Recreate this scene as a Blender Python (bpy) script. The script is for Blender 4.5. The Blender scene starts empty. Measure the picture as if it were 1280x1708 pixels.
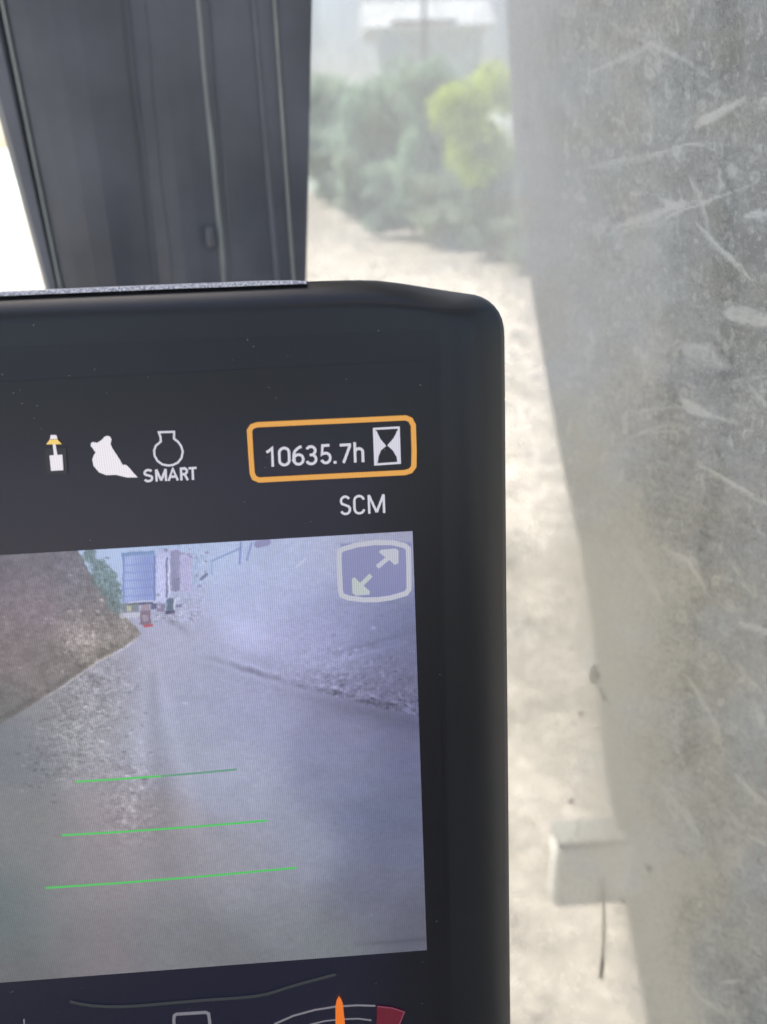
import bpy, bmesh, math, random
import numpy as np
from mathutils import Vector, Matrix

random.seed(7)
rng = np.random.default_rng(7)
scene = bpy.context.scene
col = scene.collection

# ------------------------------------------------------------------ camera
W0, H0, FPX = 1280.0, 1708.0, 1280.0
CX, CY = 640.0, 854.0
TILT = math.radians(10.5)                      # the monitor leans back by this much
Xm = Vector((29860, -1700, 1280)).normalized() # monitor's right, seen from the camera (x right, y down, z forward)
Dm = Vector((245, 5267, 1280))
Dm = (Dm - Xm * Dm.dot(Xm)).normalized()       # monitor's down
Nm = Xm.cross(Dm).normalized()                 # into the monitor
Um = -Dm
Zw = (math.cos(TILT) * Um - math.sin(TILT) * Nm).normalized()
Yw = (math.sin(TILT) * Um + math.cos(TILT) * Nm).normalized()
Xw = Xm
CAM = Vector((0.0, 0.0, 2.35))


def c2w(v):
    return Vector((v.dot(Xw), v.dot(Yw), v.dot(Zw)))


right, down, fwd = c2w(Vector((1, 0, 0))), c2w(Vector((0, 1, 0))), c2w(Vector((0, 0, 1)))
cam_d = bpy.data.cameras.new("camera")
cam = bpy.data.objects.new("camera", cam_d)
col.objects.link(cam)
R = Matrix((right, -down, -fwd)).transposed()
cam.matrix_world = Matrix.Translation(CAM) @ R.to_4x4()
cam_d.sensor_fit = 'VERTICAL'
cam_d.sensor_height = 36.0
cam_d.sensor_width = 27.0
cam_d.lens = FPX / H0 * 36.0
cam_d.clip_start = 0.01
cam_d.clip_end = 3000
cam_d.dof.use_dof = True
cam_d.dof.focus_distance = 0.295
cam_d.dof.aperture_fstop = 7.2
scene.camera = cam

# ------------------------------------------------------------------ light
SUN_EL, SUN_AZ = math.radians(56), math.radians(-38)   # azimuth from +Y towards +X
EXPO = 1.6
world = bpy.data.worlds.new("World")
scene.world = world
world.use_nodes = True
wn = world.node_tree
wn.nodes.clear()
sky = wn.nodes.new('ShaderNodeTexSky')
sky.sky_type = 'NISHITA'
sky.sun_disc = False
sky.sun_elevation = SUN_EL
sky.sun_rotation = SUN_AZ
sky.air_density = 1.0
sky.dust_density = 4.0
bgn = wn.nodes.new('ShaderNodeBackground')
bgn.inputs[1].default_value = 0.11
won = wn.nodes.new('ShaderNodeOutputWorld')
wn.links.new(sky.outputs[0], bgn.inputs[0])
wn.links.new(bgn.outputs[0], won.inputs[0])
sun_d = bpy.data.lights.new("sun", 'SUN')
sun_d.energy = 4.2
sun_d.angle = math.radians(0.53)
sun_d.color = (1.0, 0.955, 0.88)
sun = bpy.data.objects.new("sun", sun_d)
col.objects.link(sun)
sdir = Vector((math.sin(SUN_AZ) * math.cos(SUN_EL), math.cos(SUN_AZ) * math.cos(SUN_EL), math.sin(SUN_EL)))
sun.rotation_euler = sdir.to_track_quat('Z', 'Y').to_euler()
sun.location = (0, 0, 20)
scene.view_settings.view_transform = 'Standard'
scene.view_settings.look = 'None'
scene.view_settings.exposure = EXPO
scene.view_settings.gamma = 1.0
scene.cycles.max_bounces = 10
scene.cycles.transparent_max_bounces = 12
scene.cycles.use_denoising = True
scene.cycles.sample_clamp_indirect = 6.0
scene.cycles.caustics_reflective = False
scene.cycles.caustics_refractive = False

# ------------------------------------------------------------------ helpers
MON_D = 0.262                                   # camera to monitor plane, along the monitor's normal
N_w, U_w = c2w(Nm), c2w(Um)
MO = CAM + N_w * MON_D                          # foot of the camera on the monitor's plane


def ray(px, py):
    return (right * ((px - CX) / FPX) + down * ((py - CY) / FPX) + fwd)


def on_plane(px, py, p0, n):
    d = ray(px, py)
    return CAM + d * ((p0 - CAM).dot(n) / d.dot(n))


def at_y(px, py, y):
    d = ray(px, py)
    return CAM + d * ((y - CAM.y) / d.y)


def on_ground(px, py, z=0.0):
    d = ray(px, py)
    return CAM + d * ((z - CAM.z) / d.z)


def muv(px, py):
    """photo position -> (u, v) in metres on the monitor's face"""
    p = on_plane(px, py, MO, N_w) - MO
    return p.x, p.dot(U_w)


def mon(u, v, lift=0.0):
    return MO + Vector((u, 0, 0)) + U_w * v - N_w * lift


def project(P):
    """n x 3 world points -> photo positions"""
    Q = P - np.array(CAM)
    a, b, c = Q @ np.array(right), Q @ np.array(down), Q @ np.array(fwd)
    return CX + FPX * a / c, CY + FPX * b / c


def lin(c):
    c = np.asarray(c, float) / 255.0
    return np.where(c <= 0.04045, c / 12.92, ((c + 0.055) / 1.055) ** 2.4)


def tag(o, label=None, cat=None, group=None, kind=None):
    if label: o['label'] = label
    if cat: o['category'] = cat
    if group: o['group'] = group
    if kind: o['kind'] = kind
    return o


def link(name, me, mat=None, parent=None):
    o = bpy.data.objects.new(name, me)
    col.objects.link(o)
    if mat: me.materials.append(mat)
    if parent:
        o.parent = parent
        o.matrix_parent_inverse = parent.matrix_basis.inverted()
    return o


def empty(name, loc, label, cat, group=None):
    o = bpy.data.objects.new(name, None)
    col.objects.link(o)
    o.location = loc
    o.empty_display_size = 0.05
    return tag(o, label, cat, group)


def mesh(name, verts, faces, mat=None, parent=None, smooth=False):
    me = bpy.data.meshes.new(name)
    me.from_pydata([tuple(v) for v in verts], [], faces)
    if smooth:
        me.polygons.foreach_set('use_smooth', [True] * len(me.polygons))
    me.update()
    return link(name, me, mat, parent)


def grid_mesh(name, P, nr, nc, mat, parent=None, smooth=True):
    """P: (nr*nc) x 3 array"""
    me = bpy.data.meshes.new(name)
    n = nr * nc
    idx = np.arange(n).reshape(nr, nc)
    q = np.stack([idx[:-1, :-1], idx[1:, :-1], idx[1:, 1:], idx[:-1, 1:]], -1).reshape(-1, 4)
    me.vertices.add(n)
    me.vertices.foreach_set('co', P.astype(np.float32).ravel())
    me.loops.add(q.size)
    me.loops.foreach_set('vertex_index', q.astype(np.int32).ravel())
    me.polygons.add(len(q))
    me.polygons.foreach_set('loop_start', np.arange(0, q.size, 4, dtype=np.int32))
    me.polygons.foreach_set('use_smooth', np.full(len(q), smooth))
    me.update(calc_edges=True)
    me.validate()
    return link(name, me, mat, parent)


def box(name, c, s, mat, parent=None, ax=None, bev=0.0):
    """box with half sizes s about c along axes ax"""
    bm = bmesh.new()
    bmesh.ops.create_cube(bm, size=2.0)
    ax = ax or (Vector((1, 0, 0)), Vector((0, 1, 0)), Vector((0, 0, 1)))
    for v in bm.verts:
        v.co = Vector(c) + ax[0] * (v.co.x * s[0]) + ax[1] * (v.co.y * s[1]) + ax[2] * (v.co.z * s[2])
    if bev:
        bmesh.ops.bevel(bm, geom=bm.edges[:], offset=bev, segments=3, profile=0.5, affect='EDGES')
    bmesh.ops.recalc_face_normals(bm, faces=bm.faces)
    me = bpy.data.meshes.new(name)
    bm.to_mesh(me)
    bm.free()
    if bev:
        me.polygons.foreach_set('use_smooth', [True] * len(me.polygons))
    return link(name, me, mat, parent)


def tube(name, pts, rad, mat, parent=None, seg=10):
    vs, fs = [], []
    pts = [Vector(p) for p in pts]
    rads = rad if isinstance(rad, (list, tuple)) else [rad] * len(pts)
    for i, p in enumerate(pts):
        t = (pts[min(i + 1, len(pts) - 1)] - pts[max(i - 1, 0)]).normalized()
        a = t.cross(Vector((0.3, 0.5, 0.8))).normalized()
        b = t.cross(a)
        for k in range(seg):
            th = 2 * math.pi * k / seg
            vs.append(p + (a * math.cos(th) + b * math.sin(th)) * rads[i])
    for i in range(len(pts) - 1):
        for k in range(seg):
            fs.append((i * seg + k, i * seg + (k + 1) % seg, (i + 1) * seg + (k + 1) % seg, (i + 1) * seg + k))
    fs.append(tuple(range(seg)))
    fs.append(tuple(reversed(range((len(pts) - 1) * seg, len(pts) * seg))))
    return mesh(name, vs, fs, mat, parent, True)


def vnoise(x, y, seed, oct=1, gain=0.5):
    out = np.zeros_like(x, dtype=float)
    amp, tot = 1.0, 0.0
    for o in range(oct):
        r = np.random.default_rng(seed + 31 * o)
        T = r.random((256, 256))
        xi, yi = np.floor(x).astype(int), np.floor(y).astype(int)
        fx, fy = x - xi, y - yi
        fx, fy = fx * fx * (3 - 2 * fx), fy * fy * (3 - 2 * fy)
        a, b = T[xi & 255, yi & 255], T[(xi + 1) & 255, yi & 255]
        c, d = T[xi & 255, (yi + 1) & 255], T[(xi + 1) & 255, (yi + 1) & 255]
        out += amp * ((a * (1 - fx) + b * fx) * (1 - fy) + (c * (1 - fx) + d * fx) * fy - 0.5) * 2
        tot += amp
        amp *= gain
        x, y = x * 2.03 + 17.3, y * 2.03 + 5.1
    return out / tot


def sstep(a, b, x):
    t = np.clip((x - a) / (b - a), 0, 1)
    return t * t * (3 - 2 * t)


# ------------------------------------------------------------------ materials
def nodes(name):
    m = bpy.data.materials.new(name)
    m.use_nodes = True
    m.node_tree.nodes.clear()
    return m, m.node_tree.nodes, m.node_tree.links


def pmat(name, base, rough=0.5, var=0.15, scale=40.0, bump=0.0, bscale=400.0, metal=0.0, spec=0.5, coords='Object', rvar=0.0):
    m, N, L = nodes(name)
    out = N.new('ShaderNodeOutputMaterial')
    p = N.new('ShaderNodeBsdfPrincipled')
    tc = N.new('ShaderNodeTexCoord')
    nz = N.new('ShaderNodeTexNoise')
    nz.inputs['Scale'].default_value = scale
    nz.inputs['Detail'].default_value = 6
    L.new(tc.outputs[coords], nz.inputs['Vector'])
    rp = N.new('ShaderNodeValToRGB')
    b = np.array(base)
    rp.color_ramp.elements[0].position = 0.3
    rp.color_ramp.elements[1].position = 0.7
    rp.color_ramp.elements[0].color = (*np.clip(b * (1 - var), 0, 1), 1)
    rp.color_ramp.elements[1].color = (*np.clip(b * (1 + var), 0, 1), 1)
    L.new(nz.outputs[0], rp.inputs[0])
    L.new(rp.outputs[0], p.inputs['Base Color'])
    p.inputs['Roughness'].default_value = rough
    p.inputs['Metallic'].default_value = metal
    p.inputs['Specular IOR Level'].default_value = spec
    if rvar:
        mr = N.new('ShaderNodeMapRange')
        mr.inputs['To Min'].default_value = rough - rvar
        mr.inputs['To Max'].default_value = rough + rvar
        L.new(nz.outputs[0], mr.inputs[0])
        L.new(mr.outputs[0], p.inputs['Roughness'])
    if bump:
        n2 = N.new('ShaderNodeTexNoise')
        n2.inputs['Scale'].default_value = bscale
        n2.inputs['Detail'].default_value = 4
        L.new(tc.outputs[coords], n2.inputs['Vector'])
        bp = N.new('ShaderNodeBump')
        bp.inputs['Strength'].default_value = bump
        bp.inputs['Distance'].default_value = 1.0 / bscale
        L.new(n2.outputs[0], bp.inputs['Height'])
        L.new(bp.outputs[0], p.inputs['Normal'])
    L.new(p.outputs[0], out.inputs[0])
    return m


EK = 1.0 / (2 ** EXPO)     # a display of normal brightness at this exposure


def screen_mat(name, rgb=None, attr=None, k=1.0):
    """lit display pixels under a glossy cover"""
    m, N, L = nodes(name)
    out = N.new('ShaderNodeOutputMaterial')
    p = N.new('ShaderNodeBsdfPrincipled')
    p.inputs['Base Color'].default_value = (0.011, 0.011, 0.014, 1)
    p.inputs['Roughness'].default_value = 0.34
    p.inputs['Specular IOR Level'].default_value = 0.56
    p.inputs['Emission Strength'].default_value = EK * k
    tc = N.new('ShaderNodeTexCoord')
    # rows and columns of the panel: each picture cell a little dimmer at its edge
    sep = N.new('ShaderNodeSeparateXYZ')
    L.new(tc.outputs['Object'], sep.inputs[0])
    acc = None
    for ax, per in ((0, 0.00078), (2, 0.00078)):
        mu = N.new('ShaderNodeMath'); mu.operation = 'MULTIPLY'; mu.inputs[1].default_value = 2 * math.pi / per
        L.new(sep.outputs[ax], mu.inputs[0])
        si = N.new('ShaderNodeMath'); si.operation = 'SINE'; L.new(mu.outputs[0], si.inputs[0])
        ma = N.new('ShaderNodeMath'); ma.operation = 'MULTIPLY_ADD'
        ma.inputs[1].default_value = 0.15 if ax == 0 else 0.05
        ma.inputs[2].default_value = 1.0
        L.new(si.outputs[0], ma.inputs[0])
        if acc is None:
            acc = ma
        else:
            mm = N.new('ShaderNodeMath'); mm.operation = 'MULTIPLY'
            L.new(acc.outputs[0], mm.inputs[0]); L.new(ma.outputs[0], mm.inputs[1]); acc = mm
    vm = N.new('ShaderNodeVectorMath'); vm.operation = 'SCALE'
    if attr:
        a = N.new('ShaderNodeAttribute'); a.attribute_name = attr
        L.new(a.outputs['Color'], vm.inputs[0])
    else:
        vm.inputs[0].default_value = tuple(lin(rgb))
    L.new(acc.outputs[0], vm.inputs['Scale'])
    L.new(vm.outputs[0], p.inputs['Emission Color'])
    L.new(p.outputs[0], out.inputs[0])
    return m


def dust_glass(name, attr=None, level=0.4, tint=(0.605, 0.615, 0.60)):
    """clear pane with a film of dried dust: fac = share of the pane the dust covers"""
    m, N, L = nodes(name)
    out = N.new('ShaderNodeOutputMaterial')
    tr = N.new('ShaderNodeBsdfTransparent'); tr.inputs[0].default_value = (0.93, 0.95, 0.94, 1)
    gl = N.new('ShaderNodeBsdfGlossy'); gl.inputs['Roughness'].default_value = 0.08
    mg = N.new('ShaderNodeMixShader'); mg.inputs[0].default_value = 0.05
    L.new(tr.outputs[0], mg.inputs[1]); L.new(gl.outputs[0], mg.inputs[2])
    df = N.new('ShaderNodeBsdfDiffuse'); tl = N.new('ShaderNodeBsdfTranslucent')
    tc = N.new('ShaderNodeTexCoord')
    nz = N.new('ShaderNodeTexNoise'); nz.inputs['Scale'].default_value = 9.0; nz.inputs['Detail'].default_value = 3
    L.new(tc.outputs['Object'], nz.inputs['Vector'])
    cr = N.new('ShaderNodeValToRGB')
    t = np.array(tint)
    cr.color_ramp.elements[0].position = 0.35
    cr.color_ramp.elements[1].position = 0.65
    cr.color_ramp.elements[0].color = (*(t * np.array((0.97, 1.0, 0.99))), 1)
    cr.color_ramp.elements[1].color = (*(t * np.array((1.015, 1.0, 0.985))), 1)
    L.new(nz.outputs['Color'], cr.inputs[0])
    wm = N.new('ShaderNodeMix'); wm.data_type = 'RGBA'
    wa = N.new('ShaderNodeAttribute'); wa.attribute_name = 'clay'
    L.new(wa.outputs['Fac'], wm.inputs[0]); L.new(cr.outputs[0], wm.inputs[6])
    wm.inputs[7].default_value = (0.60, 0.565, 0.455, 1)
    L.new(wm.outputs[2], df.inputs[0]); L.new(wm.outputs[2], tl.inputs[0])
    md = N.new('ShaderNodeMixShader'); md.inputs[0].default_value = 0.72
    L.new(df.outputs[0], md.inputs[1]); L.new(tl.outputs[0], md.inputs[2])
    mx = N.new('ShaderNodeMixShader')
    # fine grains of dust
    n2 = N.new('ShaderNodeTexNoise'); n2.inputs['Scale'].default_value = 420.0; n2.inputs['Detail'].default_value = 5
    n2.inputs['Roughness'].default_value = 0.7
    L.new(tc.outputs['Object'], n2.inputs['Vector'])
    ma = N.new('ShaderNodeMath'); ma.operation = 'MULTIPLY_ADD'; ma.inputs[1].default_value = 0.20; ma.use_clamp = True
    L.new(n2.outputs[0], ma.inputs[0])
    if attr:
        a = N.new('ShaderNodeAttribute'); a.attribute_name = attr
        sb = N.new('ShaderNodeMath'); sb.operation = 'SUBTRACT'; sb.inputs[1].default_value = 0.10
        L.new(a.outputs['Fac'], sb.inputs[0]); L.new(sb.outputs[0], ma.inputs[2])
    else:
        ma.inputs[2].default_value = level - 0.10
    L.new(ma.outputs[0], mx.inputs[0])
    L.new(mg.outputs[0], mx.inputs[1]); L.new(md.outputs[0], mx.inputs[2])
    L.new(mx.outputs[0], out.inputs[0])
    return m


M_trim = pmat('pillar_plastic', (0.118, 0.124, 0.142), 0.38, 0.3, 12, 0.15, 900, rvar=0.08)
M_rubber = pmat('seal_rubber', (0.17, 0.175, 0.20), 0.5, 0.12, 20, 0.15, 700)
M_cable = pmat('pale_cable', (0.33, 0.35, 0.33), 0.5, 0.2, 30, 0.2, 500)
M_house = pmat('housing_plastic', (0.013, 0.014, 0.016), 0.36, 0.06, 9, 0.04, 2500, rvar=0.05, spec=0.62)
M_front = pmat('cover_glass', (0.012, 0.012, 0.016), 0.34, 0.1, 14, rvar=0.06, spec=0.56)
M_liner = pmat('roof_liner', (0.33, 0.32, 0.31), 0.9, 0.08, 30, 0.2, 300)
M_cabm = pmat('cab_grey', (0.16, 0.16, 0.17), 0.6, 0.1, 20, 0.1, 300)
M_seat = pmat('seat_cloth', (0.05, 0.05, 0.055), 0.9, 0.2, 60, 0.4, 900)
M_boom = pmat('boom_paint', (0.21, 0.207, 0.19), 0.6, 0.16, 5, 0.1, 200)
M_box = pmat('fitting_grey', (0.58, 0.57, 0.53), 0.7, 0.15, 10, 0.1, 100)
M_mud = pmat('dried_mud', (0.22, 0.20, 0.16), 0.9, 0.3, 300)
_n, _l = M_mud.node_tree.nodes, M_mud.node_tree.links
_p = [q for q in _n if q.type == 'BSDF_PRINCIPLED'][0]
_t = _n.new('ShaderNodeBsdfTransparent'); _m = _n.new('ShaderNodeMixShader'); _m.inputs[0].default_value = 0.5
_o = [q for q in _n if q.type == 'OUTPUT_MATERIAL'][0]
_l.new(_t.outputs[0], _m.inputs[1]); _l.new(_p.outputs[0], _m.inputs[2]); _l.new(_m.outputs[0], _o.inputs[0])
M_twig = pmat('dry_stalk', (0.07, 0.05, 0.032), 0.9, 0.3, 200)
M_bark = pmat('bark', (0.10, 0.085, 0.07), 0.9, 0.3, 4)
M_shed = pmat('shed_sheet', (0.76, 0.88, 0.84), 0.6, 0.15, 1.5)  # shed wall and roof colours paled towards the sky in place of haze
M_roof = pmat('shed_roof', (0.78, 0.82, 0.84), 0.6, 0.15, 1.5)


def ground_mat():
    m, N, L = nodes('pale_dirt')
    out = N.new('ShaderNodeOutputMaterial')
    p = N.new('ShaderNodeBsdfPrincipled'); p.inputs['Roughness'].default_value = 0.95
    p.inputs['Specular IOR Level'].default_value = 0.1
    tc = N.new('ShaderNodeTexCoord')
    a = N.new('ShaderNodeTexNoise'); a.inputs['Scale'].default_value = 1.7; a.inputs['Detail'].default_value = 12
    a.inputs['Roughness'].default_value = 0.8
    L.new(tc.outputs['Object'], a.inputs['Vector'])
    cr = N.new('ShaderNodeValToRGB')
    e = cr.color_ramp.elements
    e[0].position = 0.36; e[0].color = (0.17, 0.16, 0.145, 1)
    e[1].position = 0.62; e[1].color = (0.56, 0.505, 0.44, 1)
    x = e.new(0.46); x.color = (0.39, 0.355, 0.31, 1)
    L.new(a.outputs[0], cr.inputs[0])
    b = N.new('ShaderNodeTexVoronoi'); b.inputs['Scale'].default_value = 11.0
    L.new(tc.outputs['Object'], b.inputs['Vector'])
    mp = N.new('ShaderNodeMapRange'); mp.inputs['From Max'].default_value = 0.6
    mp.inputs['To Min'].default_value = 1.12; mp.inputs['To Max'].default_value = 0.84
    L.new(b.outputs['Distance'], mp.inputs[0])
    sc = N.new('ShaderNodeVectorMath'); sc.operation = 'SCALE'
    L.new(cr.outputs[0], sc.inputs[0]); L.new(mp.outputs[0], sc.inputs['Scale'])
    L.new(sc.outputs[0], p.inputs['Base Color'])
    bp = N.new('ShaderNodeBump'); bp.inputs['Strength'].default_value = 0.7; bp.inputs['Distance'].default_value = 0.12
    L.new(a.outputs[0], bp.inputs['Height']); L.new(bp.outputs[0], p.inputs['Normal'])
    L.new(p.outputs[0], out.inputs[0])
    return m


def leaf_mat(name, c):
    m, N, L = nodes(name)
    out = N.new('ShaderNodeOutputMaterial')
    df = N.new('ShaderNodeBsdfDiffuse'); tl = N.new('ShaderNodeBsdfTranslucent')
    g = N.new('ShaderNodeNewGeometry')
    cr = N.new('ShaderNodeValToRGB')
    c = np.array(c)
    cr.color_ramp.elements[0].color = (*(c * 0.6), 1)
    cr.color_ramp.elements[1].color = (*np.clip(c * 1.4, 0, 1), 1)
    L.new(g.outputs['Random Per Island'], cr.inputs[0])
    L.new(cr.outputs[0], df.inputs[0]); L.new(cr.outputs[0], tl.inputs[0])
    mx = N.new('ShaderNodeMixShader'); mx.inputs[0].default_value = 0.4
    L.new(df.outputs[0], mx.inputs[1]); L.new(tl.outputs[0], mx.inputs[2])
    L.new(mx.outputs[0], out.inputs[0])
    return m


L_dark = leaf_mat('leaves_dull', (0.31, 0.40, 0.30))  # leaf colours are paled to stand for haze over the distance
L_blue = leaf_mat('leaves_bluish', (0.36, 0.50, 0.38))
L_yel = leaf_mat('leaves_yellow', (0.58, 0.70, 0.10))
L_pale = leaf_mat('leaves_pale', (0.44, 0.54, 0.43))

# ------------------------------------------------------------------ setting: ground
M_ground = ground_mat()
gx = np.concatenate([-np.geomspace(300, 8, 40), np.linspace(-7.8, 11.8, 190), np.geomspace(12, 300, 40)])
gy = np.concatenate([-np.geomspace(60, 4, 14), np.linspace(-3.5, 20, 230), np.geomspace(20.3, 1500, 60)])
GX, GY = np.meshgrid(gx, gy)
GZ = 0.05 * vnoise(GX * 1.1, GY * 1.1, 3, 5, 0.62) + 0.012 * vnoise(GX * 7, GY * 7, 9, 2)
GZ *= sstep(70, 25, np.hypot(GX, GY))
o = grid_mesh('ground', np.stack([GX, GY, GZ], -1).reshape(-1, 3), len(gy), len(gx), M_ground)
tag(o, kind='structure')

# loose stones lying on the dirt
rs = np.random.default_rng(404)
nst = 7000
sy_ = 1.6 + 20 * rs.random(nst) ** 1.3
sx_ = -1.5 + rs.random(nst) * (2.2 + sy_ * .55)
sz_ = (0.008 + 0.05 * rs.random(nst) ** 3) * np.clip((sy_ - 1.0) / 9, .16, 1.1)
V8 = np.array([[1, 0, 0], [0, 1, 0], [-1, 0, 0], [0, -1, 0], [.1, .1, .8], [.55, .55, .45], [-.6, .5, .4], [-.5, -.6, .35], [.6, -.5, .4]])
F8 = [(0, 1, 5), (1, 2, 6), (2, 3, 7), (3, 0, 8), (0, 5, 8), (1, 6, 5), (2, 7, 6), (3, 8, 7), (4, 5, 6), (4, 6, 7), (4, 7, 8), (4, 8, 5)]
ang = rs.random(nst) * 6.28
jit = 1 + .5 * (rs.random((nst, 9, 3)) - .5)
Vs = V8[None] * jit * sz_[:, None, None]
ca_, sa_ = np.cos(ang)[:, None], np.sin(ang)[:, None]
gz_ = 0.05 * vnoise(sx_ * 1.1, sy_ * 1.1, 3, 5, 0.62) + 0.012 * vnoise(sx_ * 7, sy_ * 7, 9, 2)
Vw = np.stack([Vs[..., 0] * ca_ - Vs[..., 1] * sa_ + sx_[:, None], Vs[..., 0] * sa_ + Vs[..., 1] * ca_ + sy_[:, None], Vs[..., 2] + gz_[:, None]], -1).reshape(-1, 3)
Fi = (np.array(F8)[None] + (np.arange(nst) * 9)[:, None, None]).reshape(-1, 3)
me = bpy.data.meshes.new('loose_stones')
me.vertices.add(len(Vw)); me.vertices.foreach_set('co', Vw.astype(np.float32).ravel())
me.loops.add(Fi.size); me.loops.foreach_set('vertex_index', Fi.astype(np.int32).ravel())
me.polygons.add(len(Fi)); me.polygons.foreach_set('loop_start', np.arange(0, Fi.size, 3, dtype=np.int32))
me.update(calc_edges=True)
tag(link('loose_stones', me, pmat('stone', (0.36, 0.33, 0.30), 0.9, 0.4, 3)), kind='stuff')

# pale hill far behind the trees
hx = np.linspace(-160, 160, 90); hy = np.linspace(90, 260, 40)
HX, HY = np.meshgrid(hx, hy)
HZ = 15.0 * sstep(88, 200, HY) * (0.7 + 0.3 * np.sin(HX * 0.03 + 1.2)) + 3.5 * vnoise(HX * 0.08, HY * 0.08, 5, 4) * sstep(88, 110, HY) - 0.4
M_hill = pmat('hill_scrub', (0.36, 0.41, 0.35), 0.95, 0.35, 0.25)
o = grid_mesh('hill', np.stack([HX, HY, HZ], -1).reshape(-1, 3), len(hy), len(hx), M_hill)
tag(o, kind='structure')


# ------------------------------------------------------------------ trees and shrubs
def leaves(name, blobs, n, size, mat, parent, seed):
    r = np.random.default_rng(seed)
    tot = sum(b[3] * b[4] * b[5] for b in blobs)
    C = []
    for (x, y, z, a, b, c) in blobs:
        k = max(30, int(n * a * b * c / tot))
        d = r.normal(size=(k, 3)); d /= np.linalg.norm(d, axis=1)[:, None]
        rad = r.random(k) ** 0.45
        C.append(np.array((x, y, z)) + d * rad[:, None] * np.array((a, b, c)))
    C = np.concatenate(C)
    k = len(C)
    u = r.normal(size=(k, 3)); u /= np.linalg.norm(u, axis=1)[:, None]
    w = np.cross(u, r.normal(size=(k, 3))); w /= np.linalg.norm(w, axis=1)[:, None]
    s = size * (0.6 + 0.8 * r.random(k))[:, None]
    V = np.stack([C - u * s, C - w * s * 0.45, C + u * s, C + w * s * 0.45], 1).reshape(-1, 3)
    me = bpy.data.meshes.new(name)
    me.vertices.add(len(V)); me.vertices.foreach_set('co', V.astype(np.float32).ravel())
    me.loops.add(len(V)); me.loops.foreach_set('vertex_index', np.arange(len(V), dtype=np.int32))
    me.polygons.add(k); me.polygons.foreach_set('loop_start', np.arange(0, 4 * k, 4, dtype=np.int32))
    me.update(calc_edges=True)
    return link(name, me, mat, parent)


def tree(name, bx, by, top, halfw, mat, label, cat, seed, n=5000, dist=None, base_clear=0.1, skirt=False, scrag=False):
    """standing where the ground shows at photo position (bx, by); reaching up to row top, halfw photo units wide"""
    g = on_ground(bx, by)
    if dist:
        d = ray(bx, by); d.z = 0; g = Vector((CAM.x, CAM.y, 0)) + d.normalized() * dist
    D = (g - Vector((CAM.x, CAM.y, 0))).length
    d = ray(bx, top); k = D / math.hypot(d.x, d.y)
    h = CAM.z + d.z * k
    w = halfw * D / FPX
    t = empty(name, g, label, cat, None)
    r = random.Random(seed)
    trunk_top = g + Vector((r.uniform(-.1, .1) * w, 0, h * 0.7))
    tube('trunk', [g - Vector((0, 0, .2)), g + Vector((0.05 * w, 0, h * 0.3)), trunk_top], [0.035 * h, 0.026 * h, 0.008 * h], M_bark, t, 8)
    blobs = []
    for i in range(22):
        a = r.uniform(0, 6.28); q = r.uniform(0.05, 0.72)
        zf = r.uniform(0.16 if skirt else 0.35, 0.86)
        blobs.append((g.x + math.cos(a) * w * q, g.y + math.sin(a) * w * q * 0.8, h * zf,
                      w * r.uniform(.32, .55), w * r.uniform(.32, .55), h * r.uniform(.11, .18)))
    if scrag:
        blobs = [(b[0] + r.uniform(-.3, .2) * w, b[1], b[2], b[3] * r.uniform(.5, .95), b[4] * .6, b[5] * r.uniform(.5, .95)) for b in blobs]
    blobs.append((g.x, g.y, h * 0.87, w * .4, w * .4, h * 0.13))
    for b in blobs[:5]:
        tube('limb', [g + Vector((0, 0, h * 0.25)), (g + Vector((0, 0, h * .4))).lerp(Vector(b[:3]), .5), Vector(b[:3])],
             [0.014 * h, 0.010 * h, 0.004 * h], M_bark, t, 6)
    leaves('crown', blobs, n, max(0.10, D * 0.0045), mat, t, seed)
    return t


GRP = 'trees and bushes at the edge of the pale dirt'
tree('tree', 640, 372, 122, 78, L_blue, 'bluish green tree beside the dusty pillar, left of the taller one', 'tree', 11, n=7000)
tree('tree', 722, 402, 92, 84, L_blue, 'tall grey green tree between the bluish tree and the yellow bush', 'tree', 12, n=8000)
tree('bush', 815, 425, 100, 88, L_yel, 'bright yellow green bush in the upper middle of the window', 'bush', 34, n=5200, scrag=True)
tree('bush', 772, 412, 272, 80, L_dark, 'low pale green bush standing in front of the yellow green one', 'bush', 14, skirt=True, n=7000)
tree('bush', 690, 396, 262, 78, L_dark, 'low pale bush at the foot of the tall grey green tree', 'bush', 15, skirt=True, n=7000)
tree('bush', 905, 448, 290, 75, L_dark, 'pale bush half hidden behind the machine boom', 'bush', 16, skirt=True, n=7000)
tree('bush', 838, 430, 282, 70, L_dark, 'pale bush just left of the boom edge, below the yellow leaves', 'bush', 19, skirt=True, n=7000)
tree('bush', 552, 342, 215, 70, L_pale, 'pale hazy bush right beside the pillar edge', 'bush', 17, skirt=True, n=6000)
tree('bush', 612, 366, 245, 70, L_dark, 'low bush between the pale pillar-side bush and the bluish tree', 'bush', 20, skirt=True, n=6000)
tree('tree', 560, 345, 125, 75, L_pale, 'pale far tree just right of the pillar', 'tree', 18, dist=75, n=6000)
# shed far behind the trees
g = on_ground(720, 330)
d = ray(720, 300); d.z = 0; g = d.normalized() * 62
shed = empty('shed', (g.x, g.y, 0), 'turquoise sheet metal shed with grey roof rising above the trees', 'shed')
D = g.length


def zrow(px, py):
    q = ray(px, py); return CAM.z + q.z * D / math.hypot(q.x, q.y)


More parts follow.
